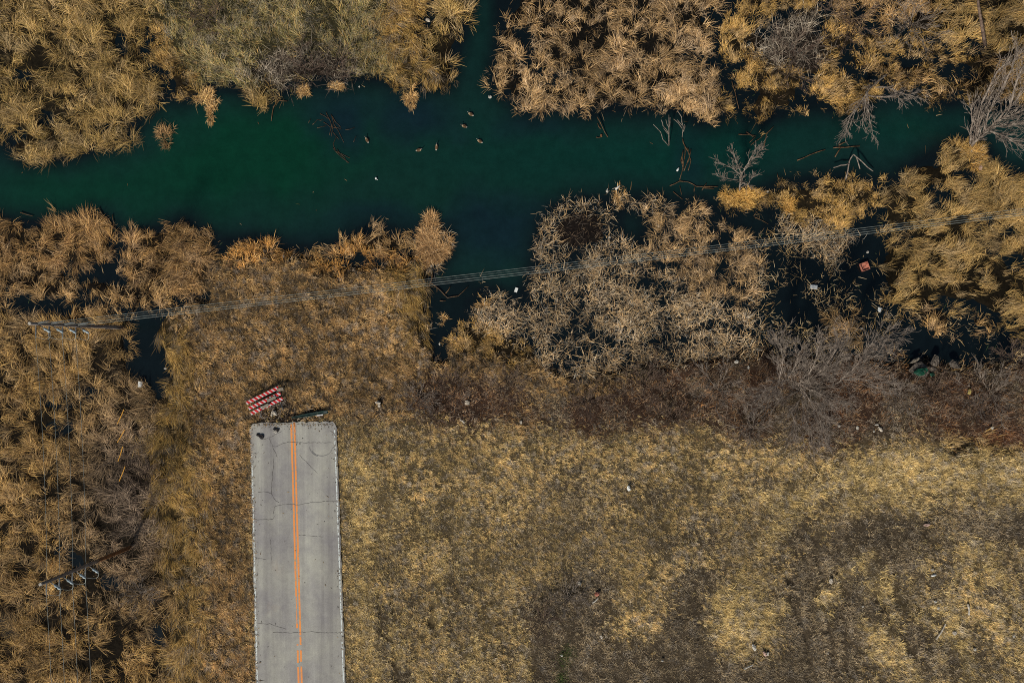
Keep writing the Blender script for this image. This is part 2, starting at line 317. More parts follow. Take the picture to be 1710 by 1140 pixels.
M_TIMBER = mat('grey_timber', (150,140,122), (108,98,84), 9, .85, .15)
M_GREEN = mat('dark_green_paint', (34,62,54), (20,38,34), 10, .5, .4)
M_TARP = mat('green_tarp', (18,84,56), (8,48,36), 9, .5, .35)
M_CLOTH = mat('grey_cloth', (118,108,96), (66,60,54), 7, .95, .05, bump=.03)
M_BRICK = mat('red_plastic', (190,122,98), (128,74,58), 6, .6, .3, lo=.42, hi=.55)
M_BLACK = mat('black_rubber', (44,40,38), (24,22,22), 7, .8, .2)
M_CONC = mat('pale_concrete', (200,190,172), (140,130,114), 9, .9, .1)

# ------------------------------------------------------------------ ground and water
def axis(a, b, step, far):
    c = list(np.arange(a, b, step)); k = step; lo = []; x = a
    while x > -far: k *= 1.5; x -= k; lo.append(x)
    hi = []; k = step; x = c[-1]
    while x < far: k *= 1.5; x += k; hi.append(x)
    return np.array(lo[::-1] + c + hi)
def grid(ax, ay):
    XX, YY = np.meshgrid(ax, ay); n, m = XX.shape; i = np.arange(n*m).reshape(n, m)
    F = np.stack([i[:-1, :-1], i[:-1, 1:], i[1:, 1:], i[1:, :-1]], -1).reshape(-1, 4)
    return XX.ravel(), YY.ravel(), F
GC = {OPEN:(22,24,20), TAN:(22,20,17), SOFT:(36,30,20), NW:(34,29,20), WEST:(32,27,20), WBANK:(32,27,20), ORANGE:(60,46,28), ISLE:(16,15,14), SPARSE:(14,14,14),
      OLIVE:(62,57,38), BANK:(70,58,42), BRUSH:(62,46,36), STRAW:(88,76,54), WEED:(74,64,50), VERGE:(56,46,28), TWIG:(42,36,30), MUD:(30,25,22), EAST:(32,27,18), RUST:(76,48,32), PALE:(116,99,66), CURLY:(24,20,16)}
gcm = np.zeros((21, 3)); 
for k, v in GC.items(): gcm[k] = lin(v)*.8
axx = axis(X0*SC - 855*SC, (X1-855)*SC, .22, 900); axy = axis((570-Y1)*SC, (570-Y0)*SC, .22, 900)
x, y, F = grid(axx, axy)
px = x/SC + 855; py = 570 - y/SC; j, i = PI_(px, py)
gcol = np.stack([blur(gcm[cls][..., k], 4)[j, i] for k in range(3)], -1)
gcol *= (0.62 + 0.76*fbm(px, py, 60, 71))[:, None]
zz = ZT[j, i] + (fbm(px, py, 5, 61, 2)-.5)*.12
zz = np.where(roadmask[j, i], .51, zz)
tag(mesh_np('ground', np.stack([x, y, zz], -1), F, M_GROUND, gcol, smooth=True), kind='structure')

axx = axis(X0*SC - 855*SC, (X1-855)*SC, .5, 900); axy = axis((570-Y1)*SC, (570-Y0)*SC, .5, 900)
x, y, F = grid(axx, axy); px = x/SC + 855; py = 570 - y/SC; j, i = PI_(px, py)
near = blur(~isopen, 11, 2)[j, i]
wx = px + (fbm(px, py, 60, 81)-.5)*70; wy = py + (fbm(px, py, 60, 91)-.5)*70
def ell(cx, cy, rx, ry, ang=0):
    c, s = math.cos(R(ang)), math.sin(R(ang)); dx = wx-cx; dy = wy-cy
    return np.clip(1.25 - np.sqrt(((dx*c+dy*s)/rx)**2 + ((-dx*s+dy*c)/ry)**2), 0, 1)
green = np.clip(ell(430,240,190,75) + .8*ell(180,315,330,62) + .3*ell(640,300,330,110), 0, 1)
teal = np.clip(.75*ell(1000,255,330,70) + .5*ell(1230,240,170,60) + .7*ell(1500,210,150,45) + .35*ell(810,60,60,200), 0, 1)
blue = np.clip(ell(695,195,75,42) + ell(560,205,58,58) + ell(830,375,120,62) + .7*ell(640,365,120,26) + .6*ell(1160,270,30,70) + .7*ell(890,200,70,30) + .5*ell(610,400,200,20), 0, 1)
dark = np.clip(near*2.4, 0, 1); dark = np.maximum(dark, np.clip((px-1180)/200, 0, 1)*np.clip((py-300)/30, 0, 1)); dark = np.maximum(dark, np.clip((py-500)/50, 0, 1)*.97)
base = lin((16,42,38)); wc = np.tile(base, (len(px), 1))
def mixc(wc, c, f): return wc*(1-f[:, None]) + lin(c)*f[:, None]
pool = np.zeros(len(px))
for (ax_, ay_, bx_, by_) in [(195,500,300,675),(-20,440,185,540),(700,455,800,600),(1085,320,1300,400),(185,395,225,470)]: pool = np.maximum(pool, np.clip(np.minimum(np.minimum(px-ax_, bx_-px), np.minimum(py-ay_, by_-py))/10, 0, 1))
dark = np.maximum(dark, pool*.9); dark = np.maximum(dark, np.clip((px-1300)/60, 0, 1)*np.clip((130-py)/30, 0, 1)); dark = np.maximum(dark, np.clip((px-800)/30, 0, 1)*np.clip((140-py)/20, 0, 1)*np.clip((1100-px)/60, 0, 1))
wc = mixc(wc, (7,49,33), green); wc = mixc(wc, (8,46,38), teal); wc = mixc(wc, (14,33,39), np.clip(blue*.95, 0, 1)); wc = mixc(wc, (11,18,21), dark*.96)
mw = bpy.data.materials.new('pond_water'); mw.use_nodes = True; n = mw.node_tree.nodes; l = mw.node_tree.links; p = n['Principled BSDF']
a = n.new('ShaderNodeAttribute'); a.attribute_name = 'Col'
g = n.new('ShaderNodeNewGeometry'); ns = n.new('ShaderNodeTexNoise'); ns.inputs['Scale'].default_value = .8; ns.inputs['Detail'].default_value = 9; ns.inputs['Roughness'].default_value = .78
l.new(g.outputs['Position'], ns.inputs['Vector'])
mr = n.new('ShaderNodeMapRange'); mr.inputs['From Min'].default_value = .3; mr.inputs['From Max'].default_value = .7; mr.inputs['To Min'].default_value = .75; mr.inputs['To Max'].default_value = 1.25
l.new(ns.outputs[0], mr.inputs['Value'])
mx = n.new('ShaderNodeVectorMath'); mx.operation = 'SCALE'; l.new(a.outputs['Color'], mx.inputs[0]); l.new(mr.outputs[0], mx.inputs['Scale']); l.new(mx.outputs[0], p.inputs['Base Color'])
n2 = n.new('ShaderNodeTexNoise'); n2.inputs['Scale'].default_value = 2.2; n2.inputs['Detail'].default_value = 4; l.new(g.outputs['Position'], n2.inputs['Vector'])
b = n.new('ShaderNodeBump'); b.inputs['Distance'].default_value = .02; b.inputs['Strength'].default_value = .3; l.new(n2.outputs[0], b.inputs['Height']); l.new(b.outputs[0], p.inputs['Normal'])
p.inputs['Roughness'].default_value = .2; p.inputs['IOR'].default_value = 1.33
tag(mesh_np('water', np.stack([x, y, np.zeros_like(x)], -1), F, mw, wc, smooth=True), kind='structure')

# ------------------------------------------------------------------ blades
def blade_mesh(name, root, az, L, t0, t1, wd, tw, col, mat_=M_BLADE, seg=3, parent=None):
    """curved tapering ribbons: az heading, t0/t1 elevation angle at the foot/tip"""
    N = len(root); d = np.stack([np.cos(az), np.sin(az), np.zeros(N)], -1); up = np.array((0, 0, 1.0))
    pr = {3: [.8, 1, .8, .12], 2: [1, .8, .1]}[seg]
    P = root.copy(); rows = []
    perp = np.stack([-np.sin(az), np.cos(az), np.zeros(N)], -1)
    for s in range(seg+1):
        th = t0 + (t1-t0)*s/seg
        nn = -np.sin(th)[:, None]*d + np.cos(th)[:, None]*up
        side = np.cos(tw)[:, None]*perp + np.sin(tw)[:, None]*nn
        hw = (wd*pr[s]/2)[:, None]
        rows += [P - side*hw, P + side*hw]
        thm = t0 + (t1-t0)*(s+.5)/seg
        P = P + (L/seg)[:, None]*(np.cos(thm)[:, None]*d + np.sin(thm)[:, None]*up)
        P[:, 2] = np.maximum(P[:, 2], root[:, 2]+.02)
    V = np.stack(rows, 1).reshape(-1, 3); k = 2*(seg+1)
    b = (np.arange(N)*k)[:, None]
    F = np.concatenate([np.stack([b[:, 0]+2*s, b[:, 0]+2*s+1, b[:, 0]+2*s+3, b[:, 0]+2*s+2], -1) for s in range(seg)])
    return mesh_np(name, V, F, mat_, np.repeat(col, k, 0), parent)
U = lambda a, b, n: rng.uniform(a, b, n)
def palette(cols, n):
    c = np.array([lin(q) for q in cols]); return c[rng.integers(0, len(c), n)]
# tufts/m2, blades/tuft, length, foot spread, foot angle, tip angle, lean angle (deg, None = wandering), lean strength, width, colours, gap threshold, segments
BR = 1.2
V_ = dict
CL = {
 TAN:  V_(bun=0.75, d=24, b=6, L=(.35,.85), s=.22, t0=(20,85), t1=(-45,30), lean=None, ls=.3, w=.024, gap=.485, gs=9, c=[(206,168,112),(188,150,98),(160,128,84),(218,182,132),(128,100,66),(178,148,110)]),
 SOFT: V_(bun=0.8, d=34, b=8, L=(.2,.5), s=.2, t0=(25,80), t1=(-10,45), lean=None, ls=.7, w=.022, gap=.43, gs=12, c=[(204,164,90),(188,148,80),(216,176,104),(158,122,68),(192,158,106)]),
 NW:   V_(bun=0.6, d=18, b=8, L=(.45,1.15), s=.26, t0=(20,85), t1=(-45,25), lean=None, ls=.3, w=.022, gap=.475, gs=11, c=[(186,152,86),(160,130,72),(204,170,106),(132,104,58),(178,146,96),(108,94,52)]),
 WEST: V_(bun=0.6, d=16, b=8, L=(.45,1.15), s=.26, t0=(20,85), t1=(-45,25), lean=None, ls=.3, w=.022, gap=.495, gs=11, c=[(184,146,84),(160,124,70),(204,166,100),(126,96,58),(178,144,94),(96,76,50)]),
 WBANK:V_(bun=0.5, d=20, b=8, L=(.45,1.05), s=.26, t0=(25,85), t1=(-55,15), lean=None, ls=1.0, w=.022, gap=.42, gs=14, c=[(188,146,90),(166,128,74),(142,108,68),(204,164,108),(112,84,56)]),
 ORANGE:V_(bun=0.8, d=26, b=8, L=(.3,.75), s=.24, t0=(25,85), t1=(-20,45), lean=None, ls=.5, w=.022, gap=.45, gs=10, c=[(190,138,70),(172,122,62),(200,156,92),(134,98,56)]),
 CURLY:V_(bun=0.6, d=19, b=7, L=(.4,.95), s=.24, t0=(15,85), t1=(-45,25), lean=None, ls=.7, w=.024, gap=.49, gs=11, c=[(188,148,90),(204,166,110),(158,122,74),(172,140,96),(124,96,62)]),
 ISLE: V_(d=31, b=4, L=(.3,.75), s=.22, t0=(5,80), t1=(-40,30), lean=None, ls=.4, w=.024, gap=.475, gs=7, c=[(204,170,120),(182,148,102),(216,186,142),(150,120,82),(168,148,114),(156,146,128)]),
 SPARSE:V_(d=17, b=3, L=(.25,.7), s=.25, t0=(0,35), t1=(-15,10), lean=25, ls=.8, w=.02, gap=.505, gs=13, c=[(196,166,114),(176,144,92),(206,182,138),(150,120,76)]),
 OLIVE:V_(bun=0.7, d=34, b=9, L=(.2,.6), s=.24, t0=(20,80), t1=(-20,35), lean=None, ls=.7, w=.019, gap=.42, gs=9, c=[(158,138,84),(128,120,70),(178,158,102),(102,96,54),(146,134,104),(178,142,84)]),
 BANK: V_(bun=0.6, d=72, b=8, L=(.16,.38), s=.14, t0=(20,75), t1=(-5,40), lean=-50, ls=1.3, w=.018, gap=.42, gs=5.5, c=[(186,148,92),(162,126,80),(206,170,112),(134,104,68),(154,126,84)]),
 BRUSH:V_(d=32, b=7, L=(.15,.45), s=.25, t0=(15,85), t1=(0,60), lean=None, ls=.3, w=.015, gap=.42, gs=9, c=[(148,118,90),(122,96,74),(170,138,102),(104,78,58),(146,132,112),(164,116,68)]),
 STRAW:V_(d=80, b=7, L=(.1,.28), s=.12, t0=(15,75), t1=(-5,40), lean=-60, ls=1.1, w=.018, gap=.46, gs=4.6, c=[(204,172,112),(184,150,94),(218,188,130),(158,130,84),(170,152,96)]),
 WEED: V_(d=52, b=7, L=(.1,.32), s=.2, t0=(15,80), t1=(0,50), lean=None, ls=.3, w=.015, gap=.43, gs=8, c=[(154,134,102),(130,112,84),(176,154,116),(110,92,70),(158,144,118)]),
 VERGE:V_(bun=0.4, d=24, b=11, L=(.4,.9), s=.24, t0=(20,65), t1=(-30,15), lean=-80, ls=1.3, w=.02, gap=.44, gs=11, c=[(182,144,76),(160,124,66),(198,162,94),(130,100,58),(148,122,68)]),
 TWIG: V_(d=14, b=6, L=(.4,1.0), s=.35, t0=(5,60), t1=(-10,40), lean=None, ls=.2, w=.018, gap=.42, gs=10, c=[(152,138,116),(124,110,92),(172,158,136),(98,84,68)]),
 EAST: V_(bun=0.5, d=22, b=7, L=(.35,.85), s=.24, t0=(10,75), t1=(-25,25), lean=22, ls=.9, w=.022, gap=.47, gs=9, c=[(194,156,90),(174,138,80),(208,172,108),(142,112,66),(160,136,84)]),
 RUST: V_(d=30, b=8, L=(.15,.45), s=.22, t0=(20,80), t1=(0,50), lean=None, ls=.3, w=.018, gap=.42, gs=8, c=[(146,98,62),(122,84,56),(160,116,76)]),
 PALE: V_(d=56, b=9, L=(.14,.36), s=.15, t0=(15,75), t1=(-5,35), lean=-50, ls=.9, w=.02, gap=.33, gs=5, c=[(208,180,116),(190,162,102),(220,194,134),(166,140,90)]),
 MUD:  V_(d=8, b=4, L=(.2,.6), s=.3, t0=(0,40), t1=(-10,20), lean=None, ls=.2, w=.018, gap=.4, gs=9, c=[(104,86,66),(128,106,80),(84,68,54)]),
}
for k_, f_ in ((TAN,1), (NW,1), (WEST,1), (WBANK,1), (CURLY,1), (EAST,1), (ISLE,.7), (VERGE,.5), (SOFT,.5)):
    q = CL[k_]; q['w'] *= 1-.25*f_; q['b'] = int(round(q['b']*(1+.5*f_))); q['L'] = (q['L'][0], q['L'][1]*(1-.1*f_)); q['bun'] = q['bun']*.78 if 'bun' in q else 0
NAMES = {TAN:('reed_bed','thick bed of tan dead reeds along the water'), SOFT:('reed_bed','soft golden plumed reeds crowded beside the channel'), NW:('reed_bed','tall yellow brown reeds at the upper left'),
 WEST:('reed_bed','tangled orange brown reeds around the two poles'), WBANK:('reed_bed','matted brown reeds on the left of the lower bank'), ORANGE:('reed_bed','low orange reeds on the edge of the lower bank'),
 CURLY:('reed_bed','bent over reeds in loose tufts at the water line'), ISLE:('reed_bed','broken pale reeds standing in black water'), SPARSE:('floating_reeds','scattered loose reed stems lying on black water'),
 OLIVE:('marsh_grass','fine olive green and brown marsh grass behind the upper bank'), BANK:('dry_grass','short brown grass of the lower bank above the road end'), BRUSH:('brush','dark brown leafless brush in a band across the field'),
 STRAW:('dry_grass','straw coloured grass covering the field right of the road'), WEED:('weeds','grey brown dead weeds in patches of the field'), VERGE:('long_grass','long brown grass combed flat beside the reeds'),
 TWIG:('twig_mat','grey mat of fallen twigs on the upper bank'), EAST:('reed_bed','golden reeds all leaning one way at the right'), RUST:('weeds','rust red weeds at the right end of the brush'),
 PALE:('dry_grass','pale thick straw grass in bright patches of the field'), MUD:('mud_litter','short dark stalks on bare mud')}
MARG = 150
DRY = (OLIVE, BANK, BRUSH, STRAW, WEED, VERGE, RUST, PALE, MUD)
STR = {BANK:-50, STRAW:-58, PALE:-40, EAST:22, VERGE:-80, WEED:-65, SOFT:-20}
nb = 0
for c, q in CL.items():
    area = (1710+2*MARG)*(1140+2*MARG)*SC*SC; n = int(area*q['d'])
    px = U(-MARG, 1710+MARG, n); py = U(-MARG, 1140+MARG, n)      # where the foliage shows from above
    soft = {BRUSH: 24, WEED: 16, PALE: 6}.get(c, 13) if c in DRY else 6
    j, i = PI_(px, py); jj, ii = PI_(px + rng.normal(0, soft, n), py + rng.normal(0, soft, n))
    keep = (cls[jj, ii] == c) & (cls[j, i] != OPEN) if c in DRY else (cls[jj, ii] == c) & ((cls[j, i] != OPEN) | (rng.random(n) < .25))
    keep &= rng.random(n) > FUR[j, i]*.9
    px = px[keep]; py = py[keep]
    gs = q['gs']
    wxx = px + (fbm(px, py, 30, 400+c, 2)-.5)*30; wyy = py + (fbm(px, py, 30, 420+c, 2)-.5)*30
    st = STR.get(c)
    if st:      # streaky clumps drawn out along the way the stems lie
        ca, sa = math.cos(R(st)), -math.sin(R(st)); u = wxx*ca + wyy*sa; v = -wxx*sa + wyy*ca
        gp = fbm(u/2.2, v, gs, 200+c, 3)
    else: gp = fbm(wxx, wyy, gs, 200+c, 3)
    gp2 = fbm(px, py, 90, 240+c, 2); gp3 = fbm(wxx, wyy, 30, 440+c, 3)
    gq = gp + (gp2-.5)*.2 + (gp3-.5)*(.12 if c in DRY else .42) - (.07*np.clip((py-400)/60, 0, 1) if c == EAST else 0)
    swath = 0
    if c in DRY:      # mown and trodden swathes: their direction changes over the field
        an = np.where((px > 1290) & (py > 850), -66., np.where((px < 900) & (py > 790), -86., np.where(px < 420, -80., np.where(py < 700, -48., 8.)))) + (fbm(px, py, 160, 444, 2)-.5)*24
        ca, sa = np.cos(R(1)*an), -np.sin(R(1)*an); u = px*ca+py*sa; v = -px*sa+py*ca
        swath = fbm(u/7, v, 8, 460, 3)-.5; gq = gq + swath*.34
    k = rng.random(len(px)) < np.clip((gq - q['gap'])/.10 + .5, {BANK: .55, STRAW: .42, PALE: .6, WEED: .35}.get(c, .25) if c in DRY else .05, 1); px = px[k]; py = py[k]; gp = gq[k]
    zc = q['L'][1]*.45
    px = 855 + (px-855)*(H-zc)/H; py = 570 + (py-570)*(H-zc)/H
    j, i = PI_(px, py)
    k = ~((py > 703) & (px > lw(py)-.5) & (px < rw(py)+.5)); px = px[k]; py = py[k]; gp = gp[k]
    nt_ = len(px); B = q['b']
    if nt_ == 0: continue
    la = (2*math.pi*2.2*fbm(px, py, 110, 260+c, 2)) if q['lean'] is None else (R(q['lean']) + 1.6*(fbm(px, py, 70, 260+c, 2)-.5))
    rel = np.clip((gp-.5)/.16, -1, 1); tf = U(.75, 1.25, nt_)*(1+.38*rel); toneT = U(.8, 1.2, nt_)*(1+(.2 if c in DRY else .28)*rel)
    rep = lambda a: np.repeat(a, B)
    N = nt_*B; r = np.sqrt(rng.random(N))*q['s']; ph = U(0, 2*math.pi, N)
    x = rep((px-855)*SC) + r*np.cos(ph); y = rep((570-py)*SC) + r*np.sin(ph)
    z = np.maximum(zat(x/SC+855, 570-y/SC), -.05)
    az0 = U(0, 2*math.pi, N); la = rep(la)
    bun = q.get('bun', 0)
    if bun:      # the stems of one tuft flop over together
        a0 = U(0, 2*math.pi, nt_); ft = 2*math.pi*2.5*fbm(px, py, 34, 480+c, 2); lt = la[::B]
        at = np.arctan2(.55*np.sin(a0)+.8*np.sin(ft)+q['ls']*np.sin(lt), .55*np.cos(a0)+.8*np.cos(ft)+q['ls']*np.cos(lt))
        az = rep(at) + rng.normal(0, bun, N)
    else: az = np.arctan2(np.sin(az0)+q['ls']*np.sin(la), np.cos(az0)+q['ls']*np.cos(la))
    col = palette(q['c'], N)*{TAN: .84, SOFT: .80, EAST: .82, NW: .92, WEST: .96, WBANK: .94, ISLE: .94, STRAW: 1.16, BANK: 1.2, PALE: 1.05, WEED: 1.12, BRUSH: .92}.get(c, 1)*rep(toneT)[:, None]*U(.7, 1.3, N)[:, None]
    hv = fbm(px, py, 5 if c in DRY else 9, 340+c, 2)     # withered grey and yellow plants side by side
    hz = np.clip((hv-.5)/.2, -1, 1); lum = col.mean(1, keepdims=True)
    gk = rep(np.clip(-hz, 0, 1))[:, None]*(.75 if c in DRY else .35); col = col*(1-gk) + lum*np.array((.74,.66,.56))*gk
    wv = fbm(px, py, 55, 300+c, 3); col *= rep(.5+wv)[:, None]
    if c == WEST:      # an old patch of withered grey brown stems
        e = np.clip(1.3-np.hypot((px-225)/105, (py-830)/200), 0, 1); e = rep(e)[:, None]*.75; col = col*(1-e) + col.mean(1, keepdims=True)*np.array((.80,.62,.50))*e
    L = U(*q['L'], N)*rep(tf)
    m = (~((y < -(705-570)*SC) & (x/SC+855 > lw(570-y/SC)-rng.random(N)*2+1.2) & (x/SC+855 < rw(570-y/SC)+rng.random(N)*2-1.2)))
    root = np.stack([x, y, z], -1)
    sg = 3 if q['L'][1] > .6 else 2
    nm, lb = NAMES[c]
    tag(blade_mesh(nm, root[m], az[m], L[m], R(1)*U(*q['t0'], N)[m], R(1)*U(*q['t1'], N)[m], U(.6, 1.25, N)[m]*q['w'], U(-.7, .7, N)[m], col[m]*BR, seg=sg), lb, nm.replace('_', ' '), kind='stuff')
    nb += int(m.sum())
n = 5200; px = U(0, 1710, n); py = U(-20, 640, n); j, i = PI_(px, py); nr = blur(~isopen, 5, 2)[j, i]
k = (cls[j, i] == OPEN) & (rng.random(n) < np.clip(nr*1.6, .02, 1)*np.where(px > 1180, 1, .6)); px = px[k]; py = py[k]; n = len(px)
root = np.stack([(px-855)*SC, (570-py)*SC, np.full(n, .01)], -1)
tag(blade_mesh('floating_stems', root, U(0, 6.28, n), rng.gamma(2, .16, n), U(0, .15, n), U(-.1, .1, n), U(.02, .045, n), U(-.5, .5, n), palette([(150,124,84),(120,96,62),(90,70,46),(70,84,52),(170,146,108)], n), seg=2), 'broken stems and scraps drifting along the banks', 'floating stems', kind='stuff')
print('blades', nb)

# ------------------------------------------------------------------ road
RZ = 0.6
mr_ = bpy.data.materials.new('worn_concrete'); mr_.use_nodes = True; n = mr_.node_tree.nodes; l = mr_.node_tree.links; p = n['Principled BSDF']
g = n.new('ShaderNodeNewGeometry')
def noise(scale, detail=5, st=None, rough=.6):
    t = n.new('ShaderNodeTexNoise'); t.inputs['Scale'].default_value = scale; t.inputs['Detail'].default_value = detail; t.inputs['Roughness'].default_value = rough
    src = g.outputs['Position']
    if st: mp = n.new('ShaderNodeMapping'); mp.inputs['Scale'].default_value = st; l.new(src, mp.inputs[0]); src = mp.outputs[0]
    l.new(src, t.inputs['Vector']); return t.outputs[0]
def ramp(src, a, b, ca, cb):
    r = n.new('ShaderNodeValToRGB'); r.color_ramp.elements[0].position = a; r.color_ramp.elements[1].position = b
    r.color_ramp.elements[0].color = (*ca, 1); r.color_ramp.elements[1].color = (*cb, 1); l.new(src, r.inputs[0]); return r.outputs[0]
def mixn(kind, fac, a, b):
    m = n.new('ShaderNodeMixRGB'); m.blend_type = kind; m.inputs[0].default_value = fac; l.new(a, m.inputs[1]); l.new(b, m.inputs[2]); return m.outputs[0]
base = ramp(noise(.35, 6), .35, .65, lin((148,145,140)), lin((170,168,154)))
base = mixn('MULTIPLY', .95, base, ramp(noise(1.0, 4, (1.1, .035, 1)), .32, .62, (.76, .75, .76), (1.04, 1.04, 1.03)))
base = mixn('MULTIPLY', .9, base, ramp(noise(1.0, 5, (2.6, .09, 1)), .3, .7, (.88, .87, .88), (1.07, 1.07, 1.06)))
base = mixn('MULTIPLY', .8, base, ramp(noise(2.2, 7), .3, .7, (.88, .87, .88), (1.06, 1.06, 1.05)))
base = mixn('MULTIPLY', .9, base, ramp(noise(14, 3, None, .8), .3, .7, (.82, .82, .82), (1.14, 1.14, 1.14)))
stain = n.new('ShaderNodeMixRGB'); l.new(ramp(noise(.22, 5, (1, .6, 1)), .60, .72, (0, 0, 0), (.35, .35, .35)), stain.inputs[0]); l.new(base, stain.inputs[1]); stain.inputs[2].default_value = (*lin((176,150,118)), 1)
l.new(stain.outputs[0], p.inputs['Base Color']); p.inputs['Roughness'].default_value = .9; p.inputs['Specular IOR Level'].default_value = .15
rr = random.Random(3)
ys = [706, 708, 711, 716] + list(range(722, 1560, 6)) + list(range(1600, 12000, 400))
L_, Rr = [], []
for k, yv in enumerate(ys):
    j = rr.uniform(-1.1, 1.1) if yv < 1600 else 0; jr = rr.uniform(-.5, .5) if yv < 1600 else 0
    il = {706: 9, 708: 5, 711: 2}.get(yv, 0); ir = {706: 6, 708: 3, 711: 1}.get(yv, 0)
    L_.append((lwv(yv)+j+il, yv)); Rr.append((rwv(yv)+jr-ir, yv))
mb = MB(); vs = []; fs = []
K = 24
for k, (a, b_) in enumerate(zip(L_, Rr)):
    for t in range(K+1):
        u = t/K; yy = a[1] + (rr.uniform(-1.6, 1.0) if k == 0 else 0) + (-1.5*u if k < 4 else 0)
        vs.append(W(a[0]+(b_[0]-a[0])*u, yy, RZ))
for k in range(len(ys)-1):
    for t in range(K): i0 = k*(K+1)+t; fs.append((i0, i0+K+1, i0+K+2, i0+1))
mb.add(vs, fs)
for col_, flip in ((0, 1), (K, 0)):
    sv = []; 
    for k in range(len(ys)):
        q = vs[k*(K+1)+col_]; sv += [q, (q[0], q[1], .3)]
    mb.add(sv, [((2*k, 2*k+1, 2*k+3, 2*k+2) if flip else (2*k, 2*k+2, 2*k+3, 2*k+1)) for k in range(len(ys)-1)])
sv = []
for t in range(K+1): q = vs[t]; sv += [q, (q[0], q[1], .3)]
mb.add(sv, [(2*t, 2*t+2, 2*t+3, 2*t+1) for t in range(K)])
road = tag(mb.build('road', mr_), kind='structure')
def worn(name, c, thr, mixc=(.29, .28, .26), sc=9):
    m = bpy.data.materials.new(name); m.use_nodes = True; nn = m.node_tree.nodes; ll = m.node_tree.links; pp = nn['Principled BSDF']
    gg = nn.new('ShaderNodeNewGeometry'); t = nn.new('ShaderNodeTexNoise'); t.inputs['Scale'].default_value = sc; t.inputs['Detail'].default_value = 6; ll.new(gg.outputs['Position'], t.inputs['Vector'])
    r = nn.new('ShaderNodeValToRGB'); r.color_ramp.elements[0].position = thr; r.color_ramp.elements[1].position = thr+.08
    r.color_ramp.elements[0].color = (*mixc, 1); r.color_ramp.elements[1].color = (*lin(c), 1); ll.new(t.outputs[0], r.inputs[0]); ll.new(r.outputs[0], pp.inputs['Base Color'])
    pp.inputs['Roughness'].default_value = .8; return m
M_YEL = worn('orange_line_paint', (226,140,66), .36, (.42, .26, .12), 6); M_EDGE = worn('white_line_paint', (206,212,204), .38)
def strip(mb, pts, wpx, z, wj=0, seed=0):
    q = random.Random(seed); vs = []
    for k, (x, y) in enumerate(pts):
        x0, y0 = pts[max(k-1, 0)]; x1, y1 = pts[min(k+1, len(pts)-1)]; d = math.hypot(x1-x0, y1-y0) or 1; nx, ny = -(y1-y0)/d, (x1-x0)/d
        h = wpx/2*(1+q.uniform(-wj, wj)); vs += [W(x+nx*h, y+ny*h, z), W(x-nx*h, y-ny*h, z)]
    mb.add(vs, [(2*k, 2*k+1, 2*k+3, 2*k+2) for k in range(len(pts)-1)])
mb = MB()
for off, gaps in ((0, [(705, 708), (995, 1041), (1048, 1075), (1077, 1085), (1106, 1113)]), (5.2, [(1060, 1062), (1076, 1085), (1104, 1112)])):
    y = 705
    cuts = sorted(gaps); segs = []; y0 = 705
    for a, b_ in cuts: segs.append((y0, a)); y0 = b_
    segs.append((y0, 1700))
    for a, b_ in segs:
        if b_-a < 1: continue
        nn_ = max(2, int((b_-a)/6)); strip(mb, [(486.3+off+(yy-705)*.0285, yy) for yy in np.linspace(a, b_, nn_)], 3.0, RZ+.004, .07, 5)
    if off == 0: strip(mb, [(486.3+(yy-705)*.0285, yy) for yy in np.linspace(995, 1041, 9)], 1.3, RZ+.004, .5, 8)
mb.build('centre_line', M_YEL, road)
for off, segs in ((2.5, [(716, 730), (735, 748), (752, 757), (762, 795), (798, 835), (838, 893), (896, 993), (996, 1059), (1071, 1180), (1186, 1700)]),):
    mb = MB()
    for a, b_ in segs: strip(mb, [(rwv(y)-off-.8, y) for y in np.linspace(a, b_, max(2, int((b_-a)/6)))], 1.9, RZ+.004, .12, a)
    mb.build('edge_line', M_EDGE, road)
mb = MB()
for a, b_ in [(757, 764), (775, 795), (800, 838), (842, 888), (895, 960), (964, 1010), (1015, 1047), (1053, 1110), (1116, 1700)]: strip(mb, [(lwv(y)+2.6, y) for y in np.linspace(a, b_, max(2, int((b_-a)/6)))], 2.0, RZ+.004, .2, a)
mb.build('edge_line', M_EDGE, road)
M_CRACK = mat('crack_dirt', (112,108,102), (70,66,62), 5, .95, .05)
mb = MB(); q = random.Random(9)
def crack(pts, wpx=.6):
    out = []
    for (a, b_), (c, d) in zip(pts[:-1], pts[1:]):
        nn_ = max(2, int(math.hypot(c-a, d-b_)/3))
        for t in range(nn_): out.append((a+(c-a)*t/nn_+q.uniform(-.7, .7), b_+(d-b_)*t/nn_+q.uniform(-.7, .7)))
    out.append(pts[-1]); strip(mb, out, wpx, RZ+.007 , .45, len(out))
for c in [[(456,745),(463,745),(470,741),(486,737),(505,739),(530,739),(556,739)],[(449,730),(455,745),(463,763)],[(456,765),(457,778),(455,795),(453,818),(455,828),(461,836),(466,839)],
          [(457,858),(458,846),(466,843),(488,842),(500,842),(518,839),(540,837),(562,836)],[(431,821),(441,820),(453,823)],[(423,867),(455,867),(459,861)],
          [(430,1040),(450,1041),(462,1045),(478,1050)],[(456,1055),(490,1056),(520,1054),(545,1056),(570,1056)],[(440,733),(448,731),(462,724),(470,720)],[(492,712),(493,740)],
          [(500,760),(530,790)],[(424,930),(445,934)],[(500,893),(540,896)],[(452,900),(453,935)]]: crack(c, .6 if len(c) > 2 else .4)
mb.build('crack', M_CRACK, road)
M_SKID = mat('tyre_mark', (128,126,122), (112,110,106), 10, .9, .1)
mb = MB()
